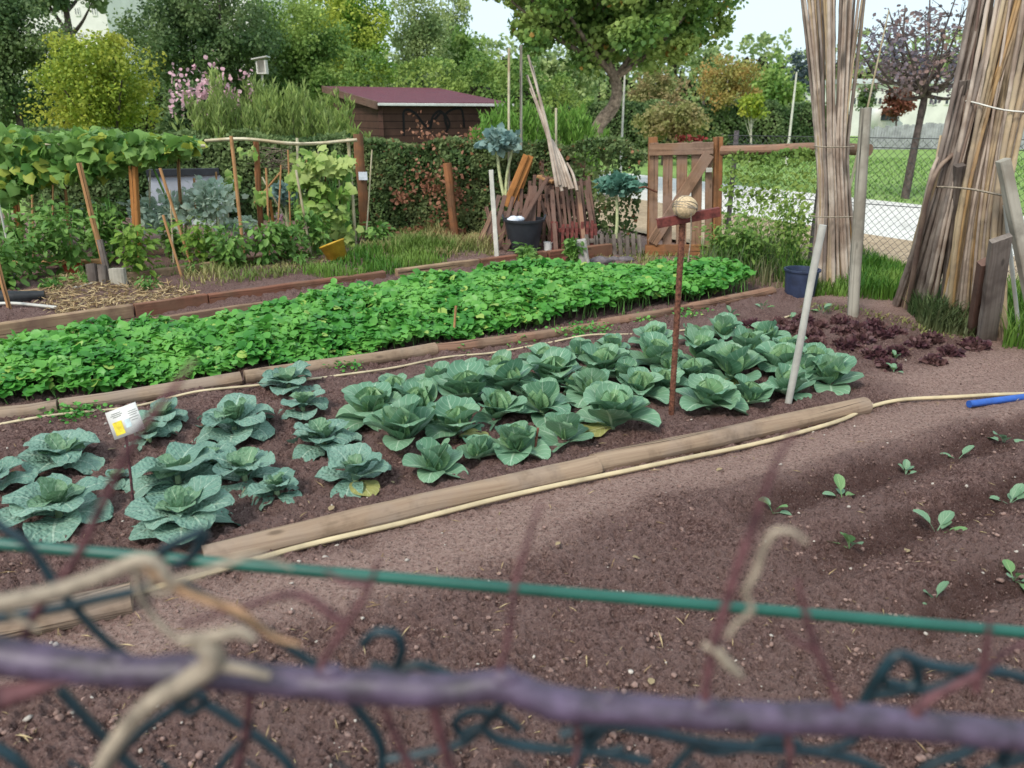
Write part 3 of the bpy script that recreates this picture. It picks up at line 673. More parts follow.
# lamp posts
def lamp(u0, v1, Y, label, r=.05, head=True):
    b = Q(u0, 114, Y); root = thing('street_lamp', (b[0], Y, 0), label, 'street lamp', None); z = Q(u0, v1, Y)[2]
    mb = MB(); tube(mb, [(b[0], Y, 0), (b[0], Y, z*.5), (b[0], Y, z)], [r, r*.8, r*.6], 10); mb.build('pole', M['palewhite'], root)
    if head: mb = MB(); beam(mb, (b[0]-.05, Y, z+.03), (b[0]+.45, Y, z+.10), .16, .07); mb.build('lamp_head', M['pipe'], root)
lamp(623, 70, 20, 'white metal post just right of the bent tree trunk', .035)
lamp(792, 72, 26, 'pale lamp post left of the tall cane bundle', .045, head=False)
# bird box on a pole
bb = Q(266, 112, 14); root = thing('bird_box', (bb[0], 14, 0), 'small white bird box on a thin pole above the feathery bushes', 'bird box')
mb = MB(); tube(mb, [(bb[0], 14, 0), (bb[0], 14, Q(266, 74, 14)[2])], .018, 8); mb.build('pole', M['palewhite'], root)
z0 = Q(266, 74, 14)[2]; mb = MB(); box(mb, (bb[0]-.07, 13.93, z0), (bb[0]+.09, 14.07, z0+.02)); box(mb, (bb[0]-.07, 14.05, z0+.02), (bb[0]+.09, 14.07, z0+.22)); box(mb, (bb[0]-.07, 13.93, z0+.02), (bb[0]-.05, 14.05, z0+.20)); box(mb, (bb[0]+.07, 13.93, z0+.02), (bb[0]+.09, 14.05, z0+.22)); mb.build('house', M['palewhite'], root)
mb = MB(); beam(mb, (bb[0]-.13, 14, z0+.225), (bb[0]+.13, 14, z0+.27), .22, .02); mb.build('roof', M['pipe'], root)
# ================================================================ shed
def shed():
    o = np.array([Q(381, 107, 15.5)[0], 15.5]); ax = (CA, SA); Lf = 2.6; D = 3.5; h0 = Q(381, 103, 15.5)[2]-.04; h1 = h0+.36
    root = thing('garden_shed', (o[0], o[1], 0), 'dark brown wooden shed with wine red roof behind the hedge', 'shed')
    t = NT('shed_boards'); sx = t.n('ShaderNodeSeparateXYZ'); t.l(t.pos(), sx.inputs[0]); f = t.math('FRACT', t.math('MULTIPLY', sx.outputs[2], 7.5))
    gap = t.math('LESS_THAN', f, .09); n = t.noise(6, 5, .6); col = t.mix(n, lin((66, 46, 42)), lin((102, 74, 64))); col = t.mix(gap, col, lin((34, 22, 20)))
    M['shed'] = t.done(t.bsdf(col, .8, t.bump(f, .5, .01), spec=.2))
    t = NT('red_roofing'); sx = t.n('ShaderNodeTexCoord'); s2 = t.n('ShaderNodeSeparateXYZ'); t.l(sx.outputs['UV'], s2.inputs[0]); wv = t.math('SINE', t.math('MULTIPLY', s2.outputs[0], 60))
    col = t.mix(t.noise(5, 4), lin((84, 32, 44)), lin((122, 54, 66))); M['roofred'] = t.done(t.bsdf(col, .6, t.bump(wv, .6, .02)))
    e1 = np.array(ax); e2 = np.array([-SA, CA]); pt = lambda a, b, z: (*(o+e1*a+e2*b), z)
    W = MB()
    W.add([pt(0, 0, 0), pt(Lf, 0, 0), pt(Lf, 0, h0), pt(0, 0, h0)], [(0, 1, 2, 3)]); W.add([pt(0, D, 0), pt(0, 0, 0), pt(0, 0, h0), pt(0, D, h1)], [(0, 1, 2, 3)])
    W.add([pt(Lf, 0, 0), pt(Lf, D, 0), pt(Lf, D, h1), pt(Lf, 0, h0)], [(0, 1, 2, 3)]); W.add([pt(Lf, D, 0), pt(0, D, 0), pt(0, D, h1), pt(Lf, D, h1)], [(0, 1, 2, 3)])
    W.build('wall', M['shed'], root)
    rf = MB(); s = (h1-h0)/D; q = lambda a, b, dz: pt(a, b, h0+s*b+dz)
    V = [q(-.1, -.15, .02), q(Lf+.12, -.15, .02), q(Lf+.12, D+.1, .02), q(-.1, D+.1, .02)]; V2 = [q(-.1, -.15, .07), q(Lf+.12, -.15, .07), q(Lf+.12, D+.1, .07), q(-.1, D+.1, .07)]
    uvq = [(0, 0), (3, 0), (3, 3), (0, 3)]
    rf.add(V2, [(0, 1, 2, 3)], uvq); rf.add(V, [(3, 2, 1, 0)], uvq)
    for i in range(4): rf.add([V[i], V[(i+1) % 4], V2[(i+1) % 4], V2[i]], [(0, 1, 2, 3)])
    r = rf.build('roof', M['roofred'], root)
    g = MB(); beam(g, q(-.12, -.195, .035), q(Lf+.14, -.195, .035), .05, .05); g.build('gutter', M['white'], r)
    g = MB(); beam(g, q(-.125, -.15, .01), q(-.125, D+.1, .01), .03, .14); g.build('barge_board', M['picket'], r)
    g = MB(); beam(g, pt(-.02, -.03, 0), pt(-.02, -.03, h0), .09, .06); g.build('corner_board', M['shed'], root)
    g = MB(); tube(g, [pt(Lf+.05, -.1, h0-.05), pt(Lf+.05, -.08, 0)], .035, 8); g.build('downpipe', M['white'], root)
    # sprayed loops, as flat strokes on the boards
    st = [(.43, .55), (.44, .30), (.45, .12), (.55, .08), (.7, .16), (.85, .34), (.98, .42), (1.05, .2), (1.2, .1), (1.3, .2), (1.35, .42), (1.3, .2), (1.45, .08), (1.65, .06), (1.7, .2), (1.72, .4)]
    st2 = [(.95, .33), (1.1, .24), (1.25, .13), (1.4, .32), (1.32, .5)]
    g = MB()
    for ss in (st, st2):
        c = catmull([np.array((a, h0-b, 0)) for a, b in ss], 6)
        for i in range(len(c)-1):
            a, b = c[i], c[i+1]; d = nrm(b-a); nn = np.array([-d[1], d[0]])*.022
            g.add([pt(a[0]-nn[0], -.006, a[1]-nn[1]), pt(b[0]-nn[0]+d[0]*.01, -.006, b[1]-nn[1]+d[1]*.01), pt(b[0]+nn[0]+d[0]*.01, -.0062, b[1]+nn[1]+d[1]*.01), pt(a[0]+nn[0], -.0062, a[1]+nn[1])], [(0, 1, 2, 3)])
    g.build('graffiti', plain('graffiti_paint', (28, 20, 22), .5, .1, 9), root)
shed()
# ================================================================ cabbages
M['sav'] = veinmat('savoy_leaf', (120, 158, 138), (146, 180, 158), (188, 208, 186), 75, .9, .45)
M['savin'] = veinmat('savoy_heart', (116, 154, 118), (142, 176, 132), (184, 206, 170), 70, .8, .5)
M['cab'] = veinmat('cabbage_leaf', (110, 154, 122), (146, 182, 142), (194, 214, 186), 22, .3, .4)
M['cabin'] = veinmat('cabbage_heart', (120, 162, 118), (146, 182, 128), (192, 212, 170), 22, .3, .42)
M['yleaf'] = veinmat('yellowed_leaf', (190, 186, 112), (160, 160, 96), (214, 210, 160), 40, .5, .6)
M['stemg'] = plain('green_stem', (150, 172, 130), .6, .1, 20)
def bigleaf(mb, base, az, L, W, el, bend, cup, ruff, tw=0.0, nu=11, nv=8, petiole=.16):
    """leaf as a grid: petiole, round blade, cupped across, ruffled at the edge"""
    ca, sa = math.cos(az), math.sin(az); ph = R.random()*9; fq = R.uniform(9, 14)
    x = z = 0; V = []; UV = []
    for i in range(nu):
        t = i/(nu-1); e = el-bend*t**1.3
        if i: x += math.cos(e)*L/(nu-1); z += math.sin(e)*L/(nu-1)
        q = max(0, t-petiole)/(1-petiole)
        w = W*(.10 if t < petiole else max(.10, math.sin(PI*min(1, q*.93+.04))**.55*(.80+.35*q)))
        if i == nu-1: w = W*.30
        for j in range(nv+1):
            s = -1+2*j/nv
            n = cup*abs(s)**1.8*w*(1-.2*t)+ruff*W*abs(s)**2.2*math.sin(ph+fq*t+s*2)*(t > petiole)+.03*W*math.sin(ph*2+s*5+t*8)*(t > petiole)
            y = s*w*(1-.18*abs(cup)*abs(s))+tw*n; xx = x-math.sin(e)*n; zz = z+math.cos(e)*n
            if t > petiole: xx += -.07*L*abs(s)**2*(1-t)
            V.append((base[0]+xx*ca-y*sa, base[1]+xx*sa+y*ca, base[2]+zz)); UV.append(((s+1)/2, t))
    F = [(i*(nv+1)+j, i*(nv+1)+j+1, (i+1)*(nv+1)+j+1, (i+1)*(nv+1)+j) for i in range(nu-1) for j in range(nv)]
    mb.add(V, F, UV)
def plant_cab(kind, u, v, wpx, label, group):
    wpx = wpx*(1.0 if kind == 's' else .91)
    b = G(u, v, 0.0); wd = wpx/FPX*b[1]/ray(u, v)[1]; r = wd/2*1.06
    root = thing('savoy_cabbage' if kind == 's' else 'cabbage', b, label, 'cabbage', group)
    st = MB(); tube(st, [b-[0, 0, .03], b+[0, 0, r*.12], b+[0, 0, r*.30]], [.016, .014, .01], 8); st.build('stem', M['stemg'], root, True)
    out = MB(); inn = MB(); a0 = R.random()*7
    if kind == 's':
        no = R.choice([9, 10, 11]) if wpx > 60 else 7
        for i in range(no):
            low = i % 2; L = r*(1.05 if low else .92)*R.uniform(.88, 1.1)
            bigleaf(out, b+[0, 0, r*(.03 if low else .16)], a0+i*2*PI/no+R.uniform(-.35, .35), L, L*R.uniform(.33, .47), math.radians(R.uniform(22, 50) if low else R.uniform(45, 72)), math.radians(R.uniform(40, 105)), R.uniform(-.1, .4), R.uniform(.08, .17))
        for i in range(5):
            L = r*R.uniform(.45, .62); bigleaf(inn, b+[0, 0, r*.26], a0+i*1.26, L, L*R.uniform(.36, .5), math.radians(R.uniform(48, 84)), math.radians(R.uniform(0, 95)), R.uniform(.15, .5), .13, nu=9, nv=7)
    else:
        no = R.choice([9, 10, 11]) if wpx > 52 else 8
        for i in range(no):
            low = i % 2; L = r*(1.05 if low else 1.0)*R.uniform(.9, 1.12)
            bigleaf(out, b+[0, 0, r*(.02 if low else .12)], a0+i*2*PI/no+R.uniform(-.4, .4), L, L*R.uniform(.38, .54), math.radians(R.uniform(22, 55) if low else R.uniform(50, 82)), math.radians(R.uniform(0, 85)), R.uniform(.05, .6), R.uniform(.03, .09), petiole=.10)
        for i in range(6):
            L = r*R.uniform(.62, .82); bigleaf(inn, b+[0, 0, r*.16], a0+i*1.05+.3, L, L*.52, math.radians(R.uniform(74, 88)), math.radians(R.uniform(-35, -5)), .75, .03, nu=8, nv=6, petiole=.04)
    if R.random() < .17:
        yl = MB(); bigleaf(yl, b+[0, 0, .01], R.uniform(3.2, 6.2), r*.95, r*.36, math.radians(14), math.radians(30), .1, .1); yl.build('yellowed_leaf', M['yleaf'], root, True)
    out.build('outer_leaves', M['sav' if kind == 's' else 'cab'], root, True); inn.build('heart', M['savin' if kind == 's' else 'cabin'], root, True)
    return root
SAV = [(-6, 500, 80, 'savoy cabbage cut by the left picture edge before the green tube'),
 (66, 470, 88, 'savoy cabbage left of the tag, the farther of the leftmost pair'), (62, 528, 108, 'big savoy cabbage at the left, nearest the front log corner'),
 (164, 430, 62, 'small savoy cabbage directly behind the white plant tag'), (150, 446, 60, 'small savoy cabbage just right of the tag, behind the wide one'), (180, 492, 98, 'wide puckered savoy cabbage right of the tag stick'),
 (187, 538, 108, 'large savoy cabbage nearest the front log, right of the tag stick'), (212, 470, 56, 'half hidden savoy cabbage squeezed behind two wide ones'), (118, 492, 46, 'small savoy cabbage beside the tag stick foot'), (236, 440, 88, 'savoy cabbage with broad leaf reaching left, close to the thin hose'),
 (246, 487, 82, 'savoy cabbage between the wide one and the low round one'), (278, 502, 62, 'low rounded savoy cabbage beside the large nearest one'), (304, 420, 60, 'small upright savoy cabbage in the bare gap'),
 (290, 398, 62, 'small flat savoy cabbage against the thin hose'), (325, 452, 74, 'lone savoy cabbage with three broad leaves in the bare patch'), (356, 490, 78, 'flat spreading savoy cabbage closest to the smooth cabbages')]
for u, v, s, l in SAV: plant_cab('s', u, v, s, l, 'savoy cabbages on the left of the bed')
ordn = ['first', 'second', 'third', 'fourth', 'fifth', 'sixth', 'seventh', 'eighth', 'ninth', 'tenth', 'eleventh', 'twelfth']
ROWS = [('row nearest the front log', [(436, 482, 72), (478, 466, 52), (516, 461, 72), (564, 447, 66), (612, 434, 92), (708, 414, 76), (748, 409, 56), (787, 402, 62), (828, 390, 66)]),
        ('second row from the front log', [(404, 453, 88), (456, 445, 76), (497, 430, 70), (542, 424, 72), (590, 408, 64), (640, 403, 66), (664, 396, 50), (690, 388, 50), (730, 386, 80), (780, 380, 68)]),
        ('third row from the front log', [(372, 426, 86), (420, 421, 76), (466, 411, 84), (508, 403, 72), (552, 393, 76), (604, 383, 70), (655, 375, 66), (700, 371, 68), (745, 365, 64), (786, 366, 56), (812, 374, 54)]),
        ('gap between the second and third rows', [(438, 434, 48), (530, 412, 50), (574, 401, 46), (625, 389, 50), (668, 380, 46), (718, 377, 50), (765, 373, 46), (800, 386, 50)]),
        ('back row beside the thin hose', [(395, 404, 56), (436, 396, 54), (468, 389, 48), (500, 383, 54), (546, 374, 56), (580, 366, 46), (612, 357, 44), (652, 352, 48), (692, 350, 42), (722, 346, 50), (764, 350, 50)])]
for rn, lst in ROWS:
    for i, (u, v, s) in enumerate(lst): plant_cab('c', u, v, s, 'smooth green cabbage, %s from the left in the %s' % (ordn[i], rn), 'smooth cabbages in the middle of the bed')
# seedlings
M['seed'] = veinmat('seedling_leaf', (112, 154, 118), (142, 176, 138), (186, 206, 170), 30, .2, .45, .25)
M['seed2'] = veinmat('seedling_leaf_fresh', (112, 154, 96), (134, 172, 110), (176, 198, 146), 30, .2, .45, .25)
def seedling(u, v, wpx, label, n=4, fresh=.3):
    b = G(u, v, .0); wd = wpx*1.0/FPX*b[1]/ray(u, v)[1]; root = thing('cabbage_seedling', b, label, 'seedling', 'young cabbage seedlings')
    for nm in ('leaf',)*n:
        m = MB(); L = wd*R.uniform(.45, .75); low = R.random() < .4
        bigleaf(m, b, R.random()*2*PI, L, L*.24, math.radians(R.uniform(25, 40) if low else R.uniform(60, 82)), math.radians(R.uniform(20, 60)), .3, .05, nu=9, nv=6, petiole=.4)
        m.build('leaf', M['seed2'] if R.random() < fresh else M['seed'], root, True)
for u, v, s, l in [(773, 512, 34, 'seedling with curled leaves next to the dark red twig'), (842, 500, 38, 'seedling in the upper furrow right of the red twig'), (906, 472, 28, 'thin seedling in the middle of the upper furrow'),
  (958, 458, 34, 'fresh green seedling in the upper furrow near the blue pipe'), (1004, 443, 42, 'seedling at the far end of the upper furrow below the blue pipe'), (849, 549, 46, 'bright upright seedling, first in the middle furrow'),
  (936, 533, 44, 'spreading seedling, second in the middle furrow'), (1010, 503, 36, 'seedling at the right picture edge in the middle furrow'), (933, 604, 40, 'seedling with one round leaf in the nearest furrow above the green tube'),
  (1014, 580, 40, 'seedling at the right picture edge in the nearest furrow')]: seedling(u, v, s, l, R.choice([4, 5]))
for u, v, s, l in [(791, 325, 20, 'small plant beyond the cabbages, left of the white leaning pipe top'), (822, 318, 20, 'small plant close to the fence post foot'), (762, 312, 16, 'small plant near the end of the back logs'), (730, 322, 18, 'small plant between back logs and cabbages'), (893, 376, 18, 'tiny green plant at the front of the red lettuces'), (895, 362, 14, 'tiny green plant among the red lettuces')]:
    seedling(u, v, s, l, 5)
# red lettuces
M['lett'] = leafmat('red_lettuce_leaf', (98, 62, 68), (70, 48, 54), (116, 86, 82), clump=6, trans=.15, rough=.5)
poly = [(742, 332), (800, 326), (850, 326), (905, 336), (975, 350), (985, 358), (930, 372), (880, 372), (820, 352), (770, 345)]
cand = rpoly([P(*q) for q in poly], 900); kept = []
for c in cand:
    if all((c[0]-k[0])**2+(c[1]-k[1])**2 > .19**2 for k in kept): kept.append(c)
for c in kept:
    b = np.array([c[0], c[1], float(hgt(c[0], c[1]))]); mb = MB(); m = 190; d = rdir(m); d[:, 2] = np.abs(d[:, 2])*.8+.15; d /= np.linalg.norm(d, axis=1)[:, None]
    rr = R.uniform(.06, .10); scatter(mb, b+d*(rr*NR.rand(m)**.5)[:, None]*[1, 1, .75], d+rdir(m)*.8, rdir(m, .3), .022+.022*NR.rand(m), T_OV)
    tag(mb.build('red_lettuce', M['lett'], None), 'dark red frilly lettuce in the crowded patch beyond the cabbages', 'lettuce', 'red lettuces')
# ================================================================ leafy bed (turnip greens)
M['lf_or'] = leafmat('orange_leaf', (214, 116, 62), (200, 100, 60)); M['lf_pale'] = leafmat('pale_leaf', (190, 176, 136), (166, 138, 104))
M['greens'] = leafmat('greens_leaf', (98, 168, 70), (58, 126, 46), (122, 182, 84), trans=.3, clump=3, rough=.4, spec=.35, c4=(168, 196, 96), p4=.96)
M['gstalk'] = plain('greens_stalk', (120, 170, 84), .5, .1, 20)
pg = [P(-120, 436), P(0, 412), P(235, 382), P(435, 350), P(610, 320), P(700, 306), P(752, 296), P(744, 282, .1), P(700, 270, .15), P(610, 262, .2), P(540, 265, .2), P(390, 286, .2), P(210, 314, .2), P(0, 342, .2), P(-200, 378, .2)]
pp = rpoly(pg, 32000); m = len(pp); U_, W_ = uw(pp[:, 0], pp[:, 1]); edge = np.clip(np.minimum(W_-4.98, 6.75-W_)/.35, 0, 1)**.5
hh = (.10+.12*edge+.065*vnoise(pp[:, 0]*1.8, pp[:, 1]*1.8)+.05*vnoise(pp[:, 0]*7, pp[:, 1]*7))
z = hh*(.45+.55*NR.rand(m)**.35)+.02
pos = np.c_[pp, z]; d = rdir(m)*[1, 1, .35]; d[:, 2] -= .1; nh = rdir(m)*.55+[0, -.15, 1.0]
keep = W_ > 4.98-.08*NR.rand(m)
mb = MB(); k1 = keep & (NR.rand(m) < .55); k2 = keep & ~k1; sz_ = .024+.050*NR.rand(m)**1.4; scatter(mb, pos[k1], d[k1], nh[k1], sz_[k1], T_RD); scatter(mb, pos[k2], d[k2], (nh+rdir(m)*.35)[k2], sz_[k2]*1.1, T_LB)
tag(mb.build('leafy_greens', M['greens'], None, True), 'dense bed of bright green turnip greens between planks and logs', 'leafy greens', kind='stuff')
mb = MB()
for i in range(1500):
    k = R.randrange(m)
    if keep[k]: q = pos[k]; tube(mb, [np.array([q[0]+R.uniform(-.05, .05), q[1]+R.uniform(-.05, .05), .0]), q-[0, 0, .01]], .0028, 4, cap=False)
tag(mb.build('greens_stalks', M['gstalk'], None), 'pale stalks under the turnip greens', 'stalks', kind='stuff')
mb = MB(); fp = np.array([G(u, v, .012) for u, v in [(371, 424), (377, 421), (395, 492), (470, 500), (330, 520), (560, 545), (262, 380), (590, 350), (722, 470), (640, 560), (905, 560), (80, 545), (855, 395), (760, 345), (700, 340), (930, 400), (650, 690), (880, 470)]])
for i_, p_ in enumerate(fp):
    mb = MB(); scatter(mb, p_[None], rdir(1)*[1, 1, .1], np.array([[.1, .1, 1.]]), .05 if i_ < 2 else R.uniform(.02, .04), T_OV)
    if i_ < 2: tag(mb.build('fallen_leaf', M['lf_or' if i_ == 0 else 'lf_pale']), ['small orange fallen leaf on the soil between the two cabbage kinds', 'pale curled leaf beside the orange fallen leaf'][i_], 'leaf')
    else: tag(mb.build('fallen_leaf', M['lf_pale']), 'small dry tan leaf lying on the bare soil', 'leaf', 'dry leaves on the soil')
# little weeds in front of the back logs and one tuft by the tag
mb = MB(); ps = []
for (u, v, r, n) in [(73, 418, .09, 200), (575, 338, .10, 120), (590, 333, .10, 120), (640, 322, .08, 90), (455, 354, .06, 60), (510, 345, .08, 100), (690, 318, .1, 90), (345, 375, .07, 80)]:
    c = G(u, v); ps.append(c+NR.normal(size=(n, 3))*[r, r*.6, .0]+np.c_[np.zeros((n, 2)), NR.rand(n)*.06])
ps = np.concatenate(ps); m = len(ps); scatter(mb, ps, rdir(m)*[1, 1, .4], rdir(m, 1.4), .014+.016*NR.rand(m), T_RD)
tag(mb.build('weeds', M['greens']), 'small green weeds along the back logs', 'weeds', kind='stuff')
# ================================================================ logs, planks, hoses
def log(a, b, r, mat, label, group, bow=.0, z=None, name='edging_log'):
    a = G(*a) if len(a) == 2 else np.array(a); b = G(*b) if len(b) == 2 else np.array(b); zz = r*.58
    m = max(8, int(np.linalg.norm(b-a)/.12)); pts = []
    for i in range(m+1):
        t = i/m; p = a+(b-a)*t; p = p+[0, 0, zz]+np.array([-SA, CA, 0])*(bow*math.sin(PI*t)+R.uniform(-.002, .002)); pts.append(p)
    mb = MB(); tube(mb, pts, [r*1.02, r*.97, r*1.0, r*.95, r*1.01], 20, jit=.09); o = mb.build(name, mat, None, True); mod = o.modifiers.new('e', 'EDGE_SPLIT'); mod.split_angle = math.radians(50)
    return tag(o, label, 'log', group)
gl = 'round logs edging the beds'
log((205, 566), (596, 474), .054, M['old'], 'long pale weathered log at the front, left of the joint', gl, .015)
log((593, 472), (864, 411), .054, M['old'], 'pale weathered log at the front, right of the joint, ending by the hose', gl, .0)
log((-160, 668), (134, 606), .058, M['old'], 'grey brown log end at the lower left behind the dried tendrils', gl)
log((-60, 430), (60, 416), .048, M['old'], 'pale back log at the left picture edge', gl)
log((62, 415), (242, 388), .046, M['old'], 'back log beside the tag, second from the left edge', gl)
log((246, 387), (436, 358), .046, M['old'], 'back log under the greens left of centre', gl)
log((436, 358), (515, 345), .043, M['redlog'], 'short reddish back log between two longer ones', gl)
log((515, 345), (604, 329), .043, M['redlog'], 'reddish back log in the middle', gl)
log((600, 328), (690, 313), .043, M['redlog'], 'reddish back log left of the rusty rebar', gl)
log((688, 313), (772, 298), .043, M['redlog'], 'last reddish back log at the right end of the greens', gl)
def plank(a, b, h, th, mat, label, lift=0.0, group='timber sleepers edging the beds'):
    a = P(*a); b = P(*b); o = np.array([0, 0, h/2+lift]); mb = MB(); beam(mb, a+o, b+o, th, h, rough=.0025); return tag(mb.build('timber_sleeper', mat), label, 'timber', group)
for a, b, mt, l in [((-120, 362), (134, 322), 'sleeper2', 'greyish timber sleeper at the left edge behind the greens'), ((137, 322), (208, 311), 'sleeper', 'short reddish timber sleeper left of the split'),
   ((210, 311), (385, 286), 'sleeper', 'long reddish timber sleeper behind the greens'), ((397, 284), (478, 273), 'sleeper2', 'pale timber sleeper right of the weedy gap'), ((480, 273), (545, 264), 'sleeper', 'timber sleeper next to the white stake foot'), ((548, 264), (610, 256), 'sleeper', 'low timber board before the black tub')]:
    plank(a, b, .15, .07, M[mt], l)
pl2 = lambda p: (p[0], p[1]+6)
for a, b, mt, l in [((-120, 368), (130, 329), 'sleeper2', 'lower pale board in front of the left sleeper'), ((135, 328), (300, 303), 'sleeper2', 'lower board in front of the reddish sleepers')]:
    plank(a, b, .06, .05, M[mt], l)
for a, b, mt, l, h in [((-80, 318), (96, 292), 'sleeper2', 'pale plank of the second bed left of the stump', .08), ((130, 289), (215, 277), 'sleeper2', 'plank of the second bed right of the stump', .13), ((217, 277), (300, 265), 'sleeper', 'dark reddish plank of the second bed near the yellow bucket', .13)]:
    plank(a, b, h, .06, M[mt], l, .03)
log((88, 272, ) if False else tuple(P(88, 272)+[0, 0, .06]), tuple(P(262, 250)+[0, 0, .06]), .06, M['redlog'], 'round log at the back of the pepper bed', gl)
plank((-30, 281), (108, 278), .03, .14, M['stake'], 'flat orange lath lying beside the red pot', .16)
def hose(name, pts, r, mat, label, cat='hose'):
    c = catmull(pts, 14); c = [np.array([p[0], p[1], float(hgt(p[0], p[1]))+r*1.0+.012]) for p in c]
    mb = MB(); tube(mb, c, r, 10); return tag(mb.build(name, mat, None, True), label, cat)
hose('garden_hose', [G(u, v) for u, v in [(-120, 648), (0, 628), (80, 612), (200, 580), (300, 553), (400, 529), (500, 505), (600, 482), (700, 459), (790, 439), (840, 424), (868, 411), (905, 403), (960, 401), (1024, 399), (1150, 396)]], .0115, M['hose'], 'long cream garden hose lying along the front log and off to the right')
hose('irrigation_hose', [G(u, v) for u, v in [(-90, 448), (0, 431), (100, 416), (220, 399), (330, 386), (450, 365), (520, 353), (600, 342), (700, 336), (760, 330), (790, 322)]], .0075, M['hose2'], 'thin tan irrigation hose along the back logs')
a, b = G(968, 409, .025), G(1150, 384, .025); mb = MB(); tube(mb, [a, b], .021, 16); 
tag(mb.build('blue_pipe', M['blue'], None, True), 'short end of bright blue plastic pipe at the right edge', 'pipe').modifiers.new('e', 'EDGE_SPLIT').split_angle = 1
hose('white_pipe', [P(-30, 321)+[0, 0, .1], P(10, 318), P(42, 320), P(60, 322)], .014, M['pipe'], 'thin white pipe on the ground beside the black film roll', 'pipe')
hose('white_pipe', [P(75, 300), P(100, 293), P(112, 287)], .008, M['pipe'], 'thin white tube among the straw', 'pipe').hide_render = False
mb = MB(); c = catmull([P(-60, 318)+[0, 0, .12], P(0, 315)+[0, 0, .13], P(48, 311)+[0, 0, .12]], 5); tube(mb, c, [.07, .075, .07, .06], 12, jit=.35)
tag(mb.build('film_roll', M['blackroll'], None, True), 'crumpled roll of black plastic film at the left edge', 'plastic film')
# ================================================================ stakes and poles
def stake(name, b, t, r, mat, label, cat='stake', group=None, square=False, taper=1.0, Y=None, z0=None, parent=None, pname=None):
    p0 = G(*b) if Y is None else Q(b[0], b[1], Y); Yt = p0[1]; p1 = Q(t[0], t[1], Yt)
    if z0 is not None: p0 = p0.copy(); p0[2] = z0
    mb = MB(); n = nrm(p1-p0); p0b = p0-n*.05
    if square: beam(mb, p0b, p1, r*2, r*2, up=(0, 1, 0), rough=.0015)
    else:
        mid = [p0b+(p1-p0b)*t_+np.array([R.uniform(-1, 1), R.uniform(-1, 1), 0])*r*.16*(0 < t_ < 1) for t_ in (0, .25, .5, .75, 1)]
        tube(mb, catmull(mid, 3), [r, r*taper], 12, jit=.06)
    o = mb.build(pname or name, mat, parent, not square)
    if not square: o.modifiers.new('e', 'EDGE_SPLIT').split_angle = math.radians(50)
    return tag(o, label, cat, group) if parent is None else o
stake('leaning_pipe', (787, 411), (823, 225), .020, M['pipe'], 'grey white pipe leaning among the cabbages at the front log', 'pipe')
stake('white_stake', (497, 266), (491, 170), .024, M['palewhite'], 'square white stake before the stacked picket panels', square=True)
stake('thin_stake', (453, 345), (456, 306), .009, M['stake'], 'thin wooden stick poking out of the green leaves')
stake('thin_stake', (534, 462), (538, 428), .006, M['rust'], 'short thin rusty rod between two front cabbages', 'rod')
stake('fence_post', (852, 320), (866, 108), .046, M['pale'], 'thick pale grey fence post between the two cane bundles', 'post', taper=.92)
stake('thin_cane', (834, 250), (889, 10), .016, M['peel'], 'single thin cane leaning right of the tall cane bundle', 'cane', Y=8.0, z0=.0, taper=.4)
# plant tag
b = G(136, 530); root = thing('plant_tag', b, 'white plant tag with a yellow picture on a thin stick', 'plant tag')
mb = MB(); t = Q(126, 436, b[1]); tube(mb, [b-[0, 0, .03], (b+t)/2+[.003, 0, 0], t], .0055, 8); mb.build('stick', M['twig'], root)
c = Q(125, 421, b[1]-.015); ex = nrm([1, 0, .38]); ez = nrm([-.28, .30, .9]); ez = nrm(ez-ex*np.dot(ex, ez)); nn = np.cross(ex, ez)
hw, hh_ = .066, .055
def quad(mb, cx, cz, w_, h_, off): 
    V = [c+ex*(cx+sx*w_)+ez*(cz+sz*h_)+nn*off for sx, sz in ((-1, -1), (1, -1), (1, 1), (-1, 1))]; mb.add(V, [(0, 1, 2, 3)]); return mb
card = MB(); 
V = [c+ex*sx*hw+ez*sz*hh_+nn*o for o in (-.0012, .0012) for sx, sz in ((-1, -1), (1, -1), (1, 1), (-1, 1))]
card.add(V, [(0, 3, 2, 1), (4, 5, 6, 7), (0, 1, 5, 4), (1, 2, 6, 5), (2, 3, 7, 6), (3, 0, 4, 7)]); k = card.build('card', M['white'], root)
quad(MB(), -.032, -.018, .020, .026, .0022).build('yellow_picture', plain('tag_yellow', (236, 206, 66), .5, .12, 60), k)
quad(MB(), .010, -.012, .012, .016, .0022).build('pale_picture', plain('tag_paleblue', (196, 214, 216), .5, .08, 60), k)
mb = MB()
for i, (z_, w_) in enumerate([(.040, .020), (.033, .026), (.026, .018)]): quad(mb, -.024, z_, w_, .0016, .0022)
for i, (z_, w_) in enumerate([(.030, .018), (.022, .022), (.014, .016), (.004, .020), (-.006, .014)]): quad(mb, .042, z_, w_, .0014, .0022)
mb.build('print_lines', plain('tag_print', (150, 150, 146), .6, .1, 60), k)
